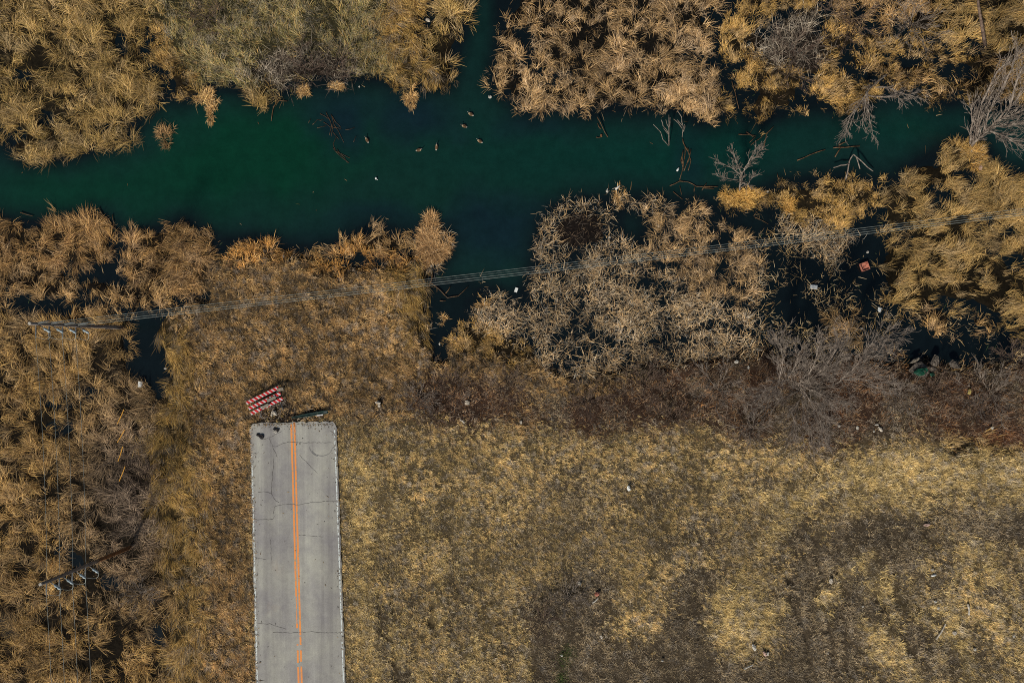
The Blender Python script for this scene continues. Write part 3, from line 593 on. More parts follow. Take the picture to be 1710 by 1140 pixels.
for cx, cy, r, a0, a1 in [(537,745,16,20,150),(537,745,17.5,110,175),(541,735,18,-60,50)]:
    strip(mb, [(cx+r*math.cos(R(a))*1.15, cy+r*math.sin(R(a))) for a in np.linspace(a0, a1, 18)], .9, RZ+.0105, .4, 2)
mb.build('tyre_mark', M_SKID, road)

n_ = 900; yy = U(706, 1300, n_); e = rng.exponential(2.6, n_); side = rng.random(n_) < .6
xx = np.where(side, lwv(yy)+1+e, rwv(yy)-1-e); k = rng.random(n_) < .12; xx = np.where(k, U(425, 560, n_), xx)
t_ = rng.random(n_) < .25; yy = np.where(t_, 707+rng.exponential(2.5, n_), yy); xx = np.where(t_, U(424, 556, n_), xx)
kk_ = SC*(H-RZ)/H; rt = np.stack([(xx-855)*kk_, (570-yy)*kk_, np.full(n_, RZ+.013)], -1)
tag(blade_mesh('leaf_litter', rt, U(0, 6.28, n_), rng.gamma(2, .05, n_), U(0, .4, n_), U(-.1, .3, n_), U(.02, .05, n_), U(-.4, .4, n_), palette([(96,78,54),(70,60,48),(150,126,84),(50,46,40),(120,98,66)], n_), seg=2), 'crumbs of soil and dead leaves gathered on the edges of the road', 'leaf litter', kind='stuff')
# ------------------------------------------------------------------ barricade lying behind the road end
BZ = .95
bar = tag(empty('barricade', W(444, 670, .55)), 'road closed barricade with three red and white striped rails, tipped flat beyond the road end', 'barricade')
bx, by, _ = W(444, 670, .55)
def loc(px, py, z): a = W(px, py, z); return (a[0]-bx, a[1]-by, z-.55)
def rail(a, b_, z):
    m = MB(); A = np.array(loc(*a, z)); B_ = np.array(loc(*b_, z)); L = np.linalg.norm(B_-A); d = (B_-A)/L; nrm = np.array((-d[1], d[0], 0)); hw, ht = .125, .02
    def pt(s, t, zz): return A + d*s + nrm*t + np.array((0, 0, zz))
    ns_ = 17; st = L/ns_; sl = -.15
    m.add([pt(0,-hw,-ht), pt(L,-hw,-ht), pt(L,hw,-ht), pt(0,hw,-ht), pt(0,-hw,ht-.004), pt(L,-hw,ht-.004), pt(L,hw,ht-.004), pt(0,hw,ht-.004)], [(3,2,1,0),(4,5,6,7),(0,1,5,4),(1,2,6,5),(2,3,7,6),(3,0,4,7)], 0)
    for k in range(-1, ns_+2):
        p0, p1 = k*st, (k+1)*st; cl = lambda v: min(max(v, 0), L)
        q4 = [(cl(p0), -hw), (cl(p1), -hw), (cl(p1+sl), hw), (cl(p0+sl), hw)]
        if (q4[1][0]-q4[0][0]) + (q4[2][0]-q4[3][0]) < .02: continue
        if k % 2: q4 = [(cl(p0-.02), -hw), (cl(p1+.02), -hw), (cl(p1+sl+.02), hw), (cl(p0+sl-.02), hw)]
        m.add([pt(s_, t_, ht+(.002 if k % 2 else 0)) for s_, t_ in q4], [(0, 1, 2, 3)], 1 if k % 2 else 0)
    m.build('rail', [M_WPAINT, M_RED], bar)
rail((411.5,673), (465,647), 1.05); rail((415.5,682), (468.5,656.5), 1.0); rail((419,690.5), (472,665), .93)
for a, b_ in (((459,646),(473,684)), ((424,662),(438,698))):
    m = MB(); A = loc(*a, .88); B_ = loc(*b_, .75); m.tube([A, B_], .045, 4); m.build('upright', M_METAL, bar)
for (x, y, r_, lw_) in ((468,650,10,.5), (453,666,25,.75), (443,678,28,.6)):
    m = MB(); m.box(loc(x, y, 1.09), (lw_, .24, .03), R(r_), 0, 0, .008); m.build('loose_board', M_TIMBER, bar)
# dark green steel beam
gb = tag(empty('steel_beam', W(517, 692, .62)), 'dark green steel rail lying in the grass at the right of the road end', 'metal rail')
cx, cy, _ = W(517, 692, .62)
m = MB(); A = W(487, 697, .7); B_ = W(548, 687, .74)
d = np.array(B_)-np.array(A); nr = np.array((-d[1], d[0], 0)); nr /= np.linalg.norm(nr)
prof = [(-.15, .0), (-.12, .07), (-.05, .07), (-.02, .01), (.02, .01), (.05, .07), (.12, .07), (.15, .0)]
vs = []
for t in np.linspace(0, 1, 9):
    c_ = np.array(A)+d*t; c_[2] += .03*math.sin(t*9)
    for u_, z_ in prof: vs.append(c_+nr*u_*(.35+.65*min(1, t*3))+np.array((0, 0, z_))-np.array((cx, cy, .62)))
m.add(vs, [(k*8+i, k*8+i+1, k*8+9+i, k*8+8+i) for k in range(8) for i in range(7)]); m.build('beam', M_GREEN, gb)
m = MB(); a = W(534, 693, .76); m.box((a[0]-cx, a[1]-cy, .16), (.5, .1, .02), R(8)); m.build('white_strip', M_WPAINT, gb)
m = MB(); a = W(543, 688, .8); m.box((a[0]-cx, a[1]-cy, .19), (.28, .08, .03), R(18)); m.build('end_plate', M_METAL, gb)

# ------------------------------------------------------------------ utility poles and wires
Pg = lambda gx_, gy_, z: np.array(((gx_-855)*SC, -(gy_-570)*SC, z))      # true plan position
WZ = [11.1, 9.7, 8.2, 6.6]
def pole(base, top_vis, label, rusty, corner):
    gz = .1; b0 = Pg(*base, gz); zt_ = 11.75; t0 = np.array(W(*top_vis, zt_))
    root = tag(empty('utility_pole', tuple(b0)), label, 'utility pole', 'weathered utility poles among the reeds')
    f = lambda s: (t0-b0)*s
    m = MB(); c0 = .42 if rusty else 0; m.tube([f(s) for s in np.linspace(c0, 1, 8)], [.15-.05*s for s in np.linspace(c0, 1, 8)], 12); m.build('shaft', M_POLE, root, True)
    if rusty: m = MB(); m.tube([f(s) for s in np.linspace(-.06, c0+.002, 6)], [.155-.05*s for s in np.linspace(0, c0, 6)], 12); m.build('lower_shaft', M_RUSTY, root, True)
    m = MB(); m.tube([f(.998), f(1.006)], [.11, .10], 12); m.build('pole_cap', M_DIRTY, root)
    att = []
    for z in WZ:
        s = (z-gz)/(zt_-gz); c = f(s)
        k = MB(); k.tube([c+np.array((.05, -.08, -.25)), c+np.array((.3, -.28, -.28))], .03, 6); br_ = k.build('bracket', M_METAL, root)
        k = MB(); e = c+np.array((.32, -.3, -.28)); n_ = 5
        pts = [e+np.array((.13*t, -.06*t, .04*t)) for t in range(n_)]; k.tube(pts, [.05, .10, .06, .10, .05], 8); k.build('insulator', M_CERAM, root, True)
        p0 = c+np.array((-.04, -.85, 0)); p1 = pts[-1]
        k = MB(); k.tube([p0+(p1-p0)*t+np.array((.16, -.32, -.3))*math.sin(math.pi*t) for t in np.linspace(0, 1, 9)], .016, 5); k.build('jumper_wire', M_WIRE, root)
        k = MB(); k.tube([c+np.array((-.02, -.12, 0)), c+np.array((-.03, -.5, 0)), p0], [.04, .055, .03], 6); k.build('dead_end_clamp', M_METAL, root)
        if corner:
            k = MB(); k.tube([c+np.array((.1, .05, .05)), c+np.array((.5, .13, .05)), c+np.array((.9, .18, .03))], [.04, .06, .03], 6); k.build('dead_end_clamp', M_METAL, root)
        att.append(b0+c)
    return att
A1 = pole((207,547), (50,540), 'grey utility pole seen end on beside the small pool, wires leaving to the right', False, True)
A2 = pole((221,912), (68,975), 'lower utility pole with rusty brown foot, leaning across the lower left reeds', True, False)
def wire(a, b_, sag, label, grp, r=.017):
    a = np.array(a); b_ = np.array(b_); m = MB()
    m.tube([a+(b_-a)*t-np.array((0, 0, 4*sag*t*(1-t))) for t in np.linspace(0, 1, 31)], r, 5)
    tag(m.build('power_line', M_WIRE), label, 'power line', grp)
RK = ['topmost', 'second highest', 'third highest', 'lowest']
for k, z in enumerate(WZ):
    wire(A1[k]+np.array((.1, 0, 0)), Pg(2020, 333, z+.3), 1.1+.12*k, RK[k]+' wire running right from the upper pole across the channel', 'power lines crossing the channel', (.012, .008, .017, .018)[k])
    wire(A1[k]+np.array((-.05, -.85, 0)), A2[k]+np.array((0, .1, 0)), .25, RK[k]+' wire between the upper pole and the lower pole', 'power lines between the two poles', .012)
    wire(A2[k]+np.array((-.04, -.85, 0)), Pg(236, 1420, z), .35, RK[k]+' wire going down out of the picture from the lower pole', 'power lines below the lower pole', .012)

# ------------------------------------------------------------------ bare trees and shrubs
def grow(mb, p, d, L, r, depth, q, up=.12, kids=4, spread=.6, rmin=.012, wob=.16):
    n_ = 5; pts = [p]; d = d/np.linalg.norm(d)
    for k in range(n_):
        d = d + np.array((q.gauss(0, wob), q.gauss(0, wob), q.gauss(0, wob)*.6+up*.3)); d /= np.linalg.norm(d); pts.append(pts[-1]+d*L/n_)
    for v in pts: v[2] = max(v[2], .15)
    mb.tube(pts, [max(rmin, r*(1-.75*t/n_)) for t in range(n_+1)], 4 if r < .05 else 6, caps=False)
    if depth > 0:
        for k in range(kids):
            t = q.uniform(.3, 1.0); i = min(int(t*n_), n_-1); s_ = pts[i]+(pts[i+1]-pts[i])*(t*n_-i)
            dd = pts[i+1]-pts[i]; dd = dd/np.linalg.norm(dd); side = np.array((q.gauss(0, 1), q.gauss(0, 1), q.gauss(0, .7)))
            side -= dd*side.dot(dd); side /= np.linalg.norm(side)+1e-6
            grow(mb, s_.copy(), dd+side*spread*q.uniform(.6, 1.2), L*q.uniform(.45, .72), max(rmin, r*.5), depth-1, q, up, kids, spread, rmin, wob)
def tree(name, label, limbs, seed, bark=M_BARK, r0=.1, depth=2, kids=4, Lk=1.3, spread=.6, cat='tree', group=None, rmin=.012, up=.1, sub=4):
    q = random.Random(seed); x0, y0, z0 = limbs[0][0]; o = np.array(W(x0, y0, z0)); root = tag(empty(name, tuple(o)), label, cat, group)
    tw = MB()
    for k, pl in enumerate(limbs):
        P = [np.array(W(*v))-o for v in pl]; rr_ = r0*(1 if k == 0 else .62)
        Q = [P[0]]
        for a, b_ in zip(P[:-1], P[1:]):
            for t in (.34, .67, 1): Q.append(a+(b_-a)*t+np.array([q.gauss(0, .035) for _ in range(3)])*(t < 1))
        R_ = [max(rmin*1.3, rr_*(1-.7*i/(len(Q)-1))) for i in range(len(Q))]
        m = MB(); m.tube(Q, R_, 7); m.build('trunk' if k == 0 else 'limb', bark, root, True)
        for i in range(1, len(Q)):
            for _ in range(kids if i > 1 else kids//2):
                dd = Q[i]-Q[i-1]; dd /= np.linalg.norm(dd)+1e-6; side = np.array((q.gauss(0, 1), q.gauss(0, 1), q.gauss(0, .6))); side -= dd*side.dot(dd); side /= np.linalg.norm(side)+1e-6
                grow(tw, Q[i]+(Q[i-1]-Q[i])*q.random(), dd+side*spread*q.uniform(.6, 1.3), Lk*q.uniform(.5, 1.1), max(rmin, R_[i]*.5), depth-1, q, up, sub, spread, rmin)
    # twigs are kept above the ground: local frame, so clip against -z0
    tw.build('twigs', bark, root)
    return root
tree('bare_tree', 'small bleached dead tree standing in the water above the right hand reed islet',
 [[(1235,318,.2),(1236,300,1.2),(1238,290,2)],[(1238,290,2),(1250,272,2.8),(1263,246,3.6)],[(1238,292,1.9),(1222,280,2.6),(1200,270,3.2)],[(1238,290,2),(1229,270,2.7),(1222,250,3.4)],[(1236,304,1),(1250,308,1.4),(1256,295,2)],[(1234,300,1),(1216,298,1.8),(1200,290,2.2)],[(1247,276,2.4),(1262,262,3.2),(1268,252,3.6)]], 4, M_BARK, .07, 2, 3, .85, .45, rmin=.010, sub=3)
tree('bare_tree', 'big leafless tree leaning over the water at the upper right, pale trunk and upswept limbs',
 [[(1622,243,.2),(1640,225,1.5),(1660,205,3)],[(1660,205,3),(1685,180,4.5),(1712,150,6)],[(1640,225,1.5),(1650,190,3.5),(1672,150,5.5)],[(1628,235,.8),(1640,195,2.6),(1655,160,4.5)],[(1625,238,.5),(1632,205,2.2),(1640,170,4)],[(1670,198,3.4),(1695,190,4.6),(1716,178,6)],
  [(1655,212,2.5),(1680,208,3.5),(1710,205,4.5)],[(1652,218,2),(1670,225,2.5),(1690,235,3),(1712,245,3.5)],[(1685,180,4.5),(1700,130,6.5),(1716,95,8)],[(1672,150,5.5),(1690,115,7),(1700,80,8)],[(1620,240,.4),(1624,205,1.8),(1622,175,3.4)],[(1640,170,4),(1665,120,6),(1690,100,7)]], 11, M_BARK, .14, 2, 4, 1.4, .38, rmin=.010, sub=4)
tree('bare_tree', 'leafless tree hanging from the golden reed bank over the channel, drooping grey twigs',
 [[(1480,125,1),(1462,140,1.5),(1448,152,2)],[(1448,152,2),(1438,170,1.9),(1425,195,1.6),(1415,222,1.2)],[(1448,152,2),(1450,175,1.8),(1452,200,1.4),(1459,232,1)],[(1448,152,2),(1444,180,1.8),(1440,210,1.3)],[(1462,146,1.8),(1490,148,2.2),(1512,158,2.4),(1538,163,2.5)],[(1430,175,1.9),(1416,205,1.6),(1412,225,1.4)],[(1450,160,2),(1478,162,2.2),(1500,160,2.2),(1508,170,2)]], 5, M_BARK, .07, 2, 3, .9, .5, rmin=.010, up=0, sub=3)
tree('bare_tree', 'wide leafless grey thorn tree with pale forked limbs in the brown brush',
 [[(1345,668,.5),(1338,652,1.5),(1332,640,2.2)],[(1332,640,2.2),(1350,634,3),(1372,624,3.8),(1400,600,5)],[(1332,640,2.2),(1352,650,2.6),(1380,662,3),(1405,672,3)],[(1335,645,2),(1352,668,2.2),(1366,690,2),(1373,725,1.4)],[(1332,640,2.2),(1315,632,3),(1300,642,3.2),(1285,652,3)],[(1315,632,3),(1328,610,4),(1335,585,5)],[(1300,642,3.2),(1308,600,4.4),(1302,572,5)],
  [(1388,646,1.5),(1405,633,3),(1430,610,4.5),(1460,590,5)],[(1405,633,3),(1440,632,3.8),(1480,645,4)],[(1372,624,3.8),(1390,595,5),(1402,570,5.6)],[(1350,634,3),(1362,600,4.5),(1370,568,5.5)],[(1340,660,1.5),(1322,688,1.8),(1330,720,1.6)],[(1338,662,1.5),(1345,700,2),(1362,735,1.6)],[(1335,652,2),(1300,665,2.4),(1275,672,2.6)],[(1430,610,4.5),(1450,580,5.2),(1475,560,5.5)]], 21, M_BARK, .085, 3, 4, 1.5, .45, rmin=.0075)
q = random.Random(33)
SHR = [((1652,655), 62, 'grey leafless shrub right of the dumped cloth by the black water'),((1560,655), 45, 'brown leafless shrub below the dumped cloth'),((1690,600), 50, 'pale leafless shrub at the right edge above the brush'),((1500,660), 50, 'reddish brown thorny shrub between the thorn tree and the dumped cloth'),
 ((1075,640), 55, 'spindly grey shrub below the broken reed island'),((1125,700), 36, 'small dark shrub at the lower edge of the brush'),((1200,650), 55, 'brown leafless shrub left of the wide thorn tree'),((980,670), 45, 'low grey shrub in the left half of the brush'),((760,640), 48, 'dark leafless shrub right of the road end above the grass'),((700,665), 40, 'dark twiggy shrub nearest to the road end'),((850,640), 40, 'brown twiggy shrub under the reed island corner'),((720,700), 26, 'flattened grey shrub on the grass edge'),
 ((1255,715), 40, 'low brown shrub at the lower left of the thorn tree'),((1325,95), 60, 'tangled grey shrub in the twig mat on the golden bank'),((1420,35), 60, 'dark leafless shrub at the top edge on the golden bank'),((1520,40), 60, 'spreading leafless shrub at the top right'),((500,112), 52, 'bleached leafless shrub on the upper bank, left part of the twig mat'),((560,115), 44, 'bleached leafless shrub on the upper bank, right part of the twig mat'),
 ((950,1000), 40, 'grey dead bush in the brown weeds right of the road'),((905,1040), 40, 'dry brown bush at the left end of the weeds'),((240,790), 42, 'brown leafless shrub in the lower left reeds beside the long grass'),((235,990), 40, 'dark leafless shrub right of the lower pole'),((345,30), 40, 'grey leafless shrub in the olive marsh grass'),((1640,690), 34, 'rusty twiggy shrub over the rust red weeds')]
for k, ((x, y), rad, lab) in enumerate(SHR):
    limbs = [[(x, y, .5), (x+q.uniform(-3, 3), y+q.uniform(-3, 3), .8)]]
    for t in range(8):
        a = 2*math.pi*(t+q.random()*.7)/8; r_ = rad*q.uniform(.45, .85)
        limbs.append([(x, y, .5), (x+math.cos(a)*r_*.5, y+math.sin(a)*r_*.5, .5+rad*.016), (x+math.cos(a)*r_, y+math.sin(a)*r_, .5+rad*.024)])
    tree('leafless_shrub', lab, limbs, 50+k, M_BARKD if k % 3 else M_BARK, .03, 2, 2, rad*.02, .55, 'shrub', 'leafless shrubs on the banks and in the brush', .008)
m = MB(); o = W(1645, 76, .4); m.tube([np.array(W(1632, -20, 3.4))-o, np.array(W(1634, 10, 2.6))-o, np.array(W(1640, 45, 1.6))-o, (0, 0, 0)], [.06, .09, .12, .15], 8)
tk = m.build('dead_tree', M_BARKD, None, True); tk.location = o; tag(tk, 'bare grey trunk leaning over the reeds at the top right edge', 'dead trunk')

# ------------------------------------------------------------------ driftwood
def drift(name, label, sticks, z=.06, r=.045, mt=M_DRIFT, cat='driftwood', grp='driftwood lying in the channel'):
    x0, y0 = sticks[0][0][:2]; o = np.array(W(x0, y0, z)); root = tag(empty(name, tuple(o)), label, cat, grp); q_ = random.Random(len(label)*7)
    for k, s in enumerate(sticks):
        m = MB(); P = [np.array(W(v[0], v[1], v[2] if len(v) > 2 else z))-o for v in s]; Q = []
        for a, b_ in zip(P[:-1], P[1:]):
            for t in (0, .5): Q.append(a+(b_-a)*t+np.array((q_.gauss(0, .02), q_.gauss(0, .02), 0)))
        Q.append(P[-1]); m.tube(Q, [r*q_.uniform(.7, 1.1)*(1-.45*i/len(Q)) for i in range(len(Q))], 6); m.build('stick', mt, root, True)
drift('driftwood', 'long raft of brown dead stems floating in mid channel', [[(1140,232),(1144,245),(1143,262),(1141,278),(1135,300)],[(1142,240),(1150,256),(1154,268),(1149,285)],[(1154,250),(1150,268),(1142,286)],[(1141,252),(1137,268),(1141,282)],[(1148,248),(1152,260),(1147,272)],[(1139,258),(1140,274)]])
drift('dead_sapling', 'bleached dead sapling standing in the channel, left of the floating stems', [[(1117,243,.05),(1117,220,.9),(1117,192,1.8)],[(1116,243,.05),(1106,232,.5),(1103,220,.9),(1091,208,1.3)],[(1117,222,.8),(1107,210,1.2),(1104,200,1.5)],[(1117,215,1),(1112,200,1.5)],[(1117,226,.7),(1108,214,1)],[(1118,212,1),(1119,196,1.5)]], .05, .035, M_BARK, 'dead sapling', 'dead saplings in the channel')
drift('dead_sapling', 'bleached dead sapling rising from the upper end of the floating stems', [[(1140,229,.05),(1140,212,.8),(1138,196,1.3),(1131,185,1.6)],[(1139,214,.8),(1132,205,1.1),(1125,199,1.4)],[(1140,210,.9),(1131,200,1.4)],[(1141,220,.6),(1144,212,.9),(1143,208,1.1)]], .05, .035, M_BARK, 'dead sapling', 'dead saplings in the channel')
drift('driftwood', 'crooked brown branch floating just off the broken reed island', [[(1118,311),(1135,303),(1150,303),(1164,312)],[(1164,311),(1180,312),(1199,312)],[(1160,311),(1159,320)],[(1175,315),(1192,315)],[(1172,318),(1180,306)]])
drift('driftwood', 'bundle of pale sticks below the golden reed point', [[(1233,225),(1250,225),(1262,227)],[(1254,243),(1264,234),(1275,226)],[(1273,250),(1278,236),(1281,222),(1292,211)],[(1252,238),(1262,228)],[(1246,221),(1258,229)]])
drift('driftwood', 'two brown logs under the hanging tree', [[(1391,247),(1412,246),(1436,244)],[(1331,268),(1352,259),(1378,250)],[(1400,243),(1415,236)],[(1395,262),(1405,245)]], .06, .05)
drift('driftwood', 'dark half sunken branches left of the geese', [[(545,188),(552,203),(556,222),(566,233)],[(552,190),(560,203),(569,213)],[(556,205),(552,216),(550,226)],[(556,247),(565,258),(583,272)],[(560,252),(584,264)],[(577,217),(592,213)],[(591,237),(595,227)],[(548,196),(556,214),(553,228)],[(553,192),(558,208),(566,220),(574,238)],[(540,204),(552,212),(563,214)],[(530,214),(545,210)],[(562,228),(556,240),(560,250)],[(563,250),(574,262),(580,272)],[(535,190),(548,198)],[(522,208),(530,201),(540,200)],[(515,205),(519,198)],[(560,212),(570,216)]], .03, .028, mat('sunken_wood', (92,70,46), (40,34,26), 5, .6, .3))
drift('driftwood', 'bent brown branch sticking out of the upper bank', [[(479,169),(463,168),(457,178),(453,202)],[(456,180),(462,171)]])
drift('driftwood', 'dark stick with a white tip below the upper reed bed', [[(997,195,.3),(1006,213,.2),(1015,229)],[(996,228),(1003,229)],[(1003,216),(998,206)]], .06, .04)
drift('driftwood', 'brown stems and branch spanning the small creek below the round reed clump', [[(722,455,.3),(720,472,.2),(708,490),(703,505)],[(724,460,.3),(714,482),(706,500)],[(716,470),(735,485),(748,497),(765,494),(782,478)],[(745,490),(752,478)],[(735,502),(744,502)]], .1, .045)
drift('driftwood', 'pale branch floating at the left tip of the lower bank', [[(164,346),(170,357),(184,372)],[(170,357),(166,350)],[(184,372),(172,374)],[(184,373),(197,386),(203,392)],[(187,358),(190,372)],[(34,354),(55,361)]], .1, .04)
drift('driftwood', 'reddish pole leaning from the reeds beside the narrow creek', [[(1222,136),(1228,155),(1234,182)],[(1195,63),(1204,69),(1205,75)],[(1186,97),(1197,86)]], .1, .04)
drift('driftwood', 'fallen grey limb between the two right hand channels', [[(1412,300),(1418,270,.4),(1425,258,.8)],[(1418,272,.4),(1404,276,.5),(1392,280,.5)],[(1425,258,.8),(1440,270,.6),(1458,286,.3)],[(1430,262,.7),(1436,282,.3)]], .1, .06, M_BARK)
drift('driftwood', 'pale twigs in the black water under the small dead tree', [[(1258,360),(1268,350)],[(1260,362),(1283,374)],[(1300,300,.1),(1298,290,.1)],[(1135,310),(1138,325)],[(1124,320),(1140,333)],[(1258,318),(1255,311)]], .06, .03)

# ------------------------------------------------------------------ separate reed clumps
def clump(cx, cy, rx, ry, n_, label, cols, L=(.6, 1.2), lean=0, ls=0.0, name='reed_clump'):
    n_ = int(n_*1.4); L = (L[0]*.8, L[1]*.8)
    a = U(0, 2*math.pi, n_); r_ = np.sqrt(rng.random(n_))*(.75+.5*fbm(np.cos(a)*2+cx, np.sin(a)*2+cy, 1., 77, 2)); dx = r_*np.cos(a)*rx*.62; dy = r_*np.sin(a)*ry*.62
    o = np.array(W(cx, cy, 0.)); ph1, ph2 = rng.uniform(0, 6.28, 2); r_ = r_*(1+.32*np.sin(3*a+ph1)+.22*np.sin(5*a+ph2))
    dx = r_*np.cos(a)*rx*.8; dy = r_*np.sin(a)*ry*.8; kk = (fbm(dx+cx, dy+cy, 6, 88, 2) > .43); 
    az = np.arctan2(-np.sin(a)*ry*r_*.8+U(-1.1, 1.1, n_)*ry+math.sin(R(lean))*ls*ry, np.cos(a)*rx*r_*.8+U(-1.1, 1.1, n_)*rx+math.cos(R(lean))*ls*rx)
    rt = np.stack([dx*SC, -dy*SC, np.full(n_, -.05)], -1)
    col = palette(cols, n_)*U(.7, 1.3, n_)[:, None]*BR
    rt = rt[kk]; az = az[kk]; col = col[kk]; n_ = len(rt)
    ob = blade_mesh(name, rt, az, U(*L, n_), R(1)*U(40, 85, n_), R(1)*U(-45, 15, n_), U(.6, 1.2, n_)*.027, U(-.7, .7, n_), col)
    ob.location = o; tag(ob, label, 'reed clump', 'separate reed clumps in the water')
TN = [(206,166,104),(190,148,90),(214,180,128),(164,126,78)]
clump(348,162,15,12,420,'small reed clump at the upper end of the narrow islet by the left bank',TN,(.4,.8)); clump(353,186,8,22,520,'narrow upright strip of reeds off the left bank, above the wide green water',TN,(.3,.7),-90,.4)
clump(278,226,15,17,520,'round dull reed clump left of the narrow reed strip',[(150,118,76),(170,136,92),(126,98,64)],(.5,.9)); clump(686,163,11,17,460,'lone pointed reed clump below the upper bank near the inlet',TN,(.4,.8),-90,.5)
clump(507,150,10,11,260,'tiny reed clump under the bleached shrubs, left one',TN,(.3,.7),-90,.4); clump(561,144,16,6,260,'low wide reed clump under the bleached shrubs, right one',TN,(.3,.6))
clump(722,408,29,40,3900,'large round reed clump standing off the corner of the lower bank',[(184,144,94),(164,126,80),(200,164,116),(136,102,66)],(.5,1.15),-90,.25)
clump(1238,330,30,16,1300,'golden reed clump around the foot of the small dead tree',[(206,160,84),(188,142,72),(220,178,100)],(.4,.8)); clump(1316,343,12,12,300,'little golden reed clump right of the small dead tree',[(206,160,84),(188,142,72)],(.4,.7))
clump(1625,262,18,20,900,'golden grass clump at the foot of the big leaning tree',[(206,160,84),(188,142,72),(170,140,96)],(.5,1))
clump(805,505,14,10,200,'sparse pale reed clump in the creek mouth',TN,(.4,.8)); clump(740,532,8,9,120,'small pale reed tuft at the head of the creek',TN,(.3,.7))
clump(1035,330,9,17,260,'thin pale reed clump on the upper left rim of the broken island',TN,(.4,.8)); clump(840,1095,1,1,4,'x',TN)
bpy.data.objects.remove([o for o in bpy.data.objects if o.get('label') == 'x'][0])
# ------------------------------------------------------------------ geese
M_FEATHER = mat_attr('feathers', .8, .1, 20, .2)
def goose_parts():
    rings = [(-.33,.11,.012,.008,(214,206,190)),(-.27,.11,.07,.03,(206,196,178)),(-.22,.11,.09,.06,(120,96,70)),(-.12,.10,.125,.09,(126,100,72)),(0,.10,.14,.115,(134,106,76)),(.10,.10,.125,.11,(164,138,106)),(.18,.13,.085,.085,(206,184,150)),
             (.22,.20,.042,.045,(40,34,30)),(.235,.28,.032,.034,(34,30,28)),(.26,.335,.038,.036,(34,30,28)),(.29,.345,.038,.034,(226,222,212)),(.32,.34,.026,.022,(34,30,28)),(.37,.325,.010,.008,(28,26,24))]
    n_ = 12; V = []; Cc = []
    for x, z, ry, rz, c in rings:
        for k in range(n_): t = 2*math.pi*k/n_; V.append((x, ry*math.cos(t), z-.03+rz*math.sin(t))); Cc.append(lin(c))
    F = [(i*n_+k, i*n_+(k+1) % n_, (i+1)*n_+(k+1) % n_, (i+1)*n_+k) for i in range(len(rings)-1) for k in range(n_)]
    return np.array(V), np.array(F), np.array(Cc)
V, F, Cc = goose_parts(); proto = None
wingm = {}
for sgn in (1, -1):
    P = [(-.26,.03,.125),(-.20,.07,.155),(-.08,.115,.18),(.04,.12,.185),(.11,.075,.18),(.02,.03,.212),(-.12,.02,.2)]
    P = [(a, b_*sgn, c) for a, b_, c in P]; wingm[sgn] = P
GEESE = [(786,191,150,'goose nearest the upper bank, topmost of the right hand trio'),(775,211,160,'goose second from the top, left of the right hand trio'),(801,236,150,'goose lowest in the right hand trio'),
         (613,234,118,'goose swimming alone beside the half sunken branches'),(700,251,10,'left goose of the close pair in mid channel'),(729,246,85,'right goose of the close pair, facing the upper bank')]
for k, (x, y, a, lab) in enumerate(GEESE):
    gsc = .84; bodyc = Cc.copy(); bodyc = bodyc*(.6+.3*random.Random(k).random())
    root = empty('goose', W(x, y, 0), R(a)); root.scale = (gsc,)*3; tag(root, lab, 'goose', 'geese swimming in the channel')
    mesh_np('body', V, F, M_FEATHER, bodyc, root, True)
    for sgn in (1, -1):
        P = wingm[sgn]; fc = np.array([(0, 1, 6, 6), (1, 2, 5, 6), (2, 3, 5, 5), (3, 4, 5, 5)])
        m = MB(); m.add(P, [(0,1,6),(1,2,5,6),(2,3,5),(3,4,5)] if sgn > 0 else [(6,1,0),(6,5,2,1),(5,3,2),(5,4,3)]); m.build('wing', M_WINGS, root) if False else None
        wc_ = np.tile(lin((96,74,54)), (7, 1))*np.linspace(.7, 1.2, 7)[:, None]
        mesh_np('wing', np.array(P), np.array([(0,1,6),(1,5,6),(1,2,5),(2,3,5),(3,4,5)]), M_FEATHER, wc_, root)

# ------------------------------------------------------------------ litter and dumped things
def thing(name, label, cat, px, py, z, build, grp=None, m_=M_WHITE):
    o = W(px, py, z); m = MB(); build(m); ob = m.build(name, m_); ob.location = o; return tag(ob, label, cat, grp)
def crate(px, py):
    o = W(px, py, .12); r = tag(empty('crate', o, R(20)), 'square faded red crate floating in the black water at the right', 'crate')
    m = MB(); m.box((0, 0, 0), (.66, .66, .08), 0, 0, 0, .02); m.build('base', M_BRICK, r)
    m = MB()
    for a, b_, c, d in ((0, .31, .66, .05), (0, -.31, .66, .05), (.31, 0, .05, .57), (-.31, 0, .05, .57)): m.box((a, b_, .11), (c, d, .14), 0, 0, 0, .01)
    m.build('rim', M_BRICK, r)
crate(1443, 445)
def bucket(px, py):
    r = tag(empty('bucket', W(px, py, .12), R(-10)), 'white plastic bucket lying at the edge of the small left pool', 'bucket')
    m = MB(); m.tube([(0, -.25, .1), (0, .2, .1)], [.17, .2], 14); m.build('bucket_wall', M_WHITE, r, False); m = MB(); m.tube([(0, .2, .1), (0, .235, .1)], [.215, .215], 14); m.build('rim', M_DIRTY, r)
bucket(235.5, 641)
thing('foam_box', 'clean white foam box floating among sparse reeds', 'foam box', 1359, 479, .08, lambda m: (m.box((0, 0, 0), (.56, .34, .16), R(-5), 0, 0, .03), m.box((0, 0, .09), (.5, .28, .04), R(-5), 0, 0, .01)))
thing('plastic_bag', 'crumpled white bag in the black creek below the red crate', 'bag', 1468.5, 517, .06, lambda m: (m.lump((0, 0, 0), (.25, .42, .12), 3, rough=.3, rot=.2), m.lump((.06, .1, .02), (.2, .16, .12), 5, rough=.4)))
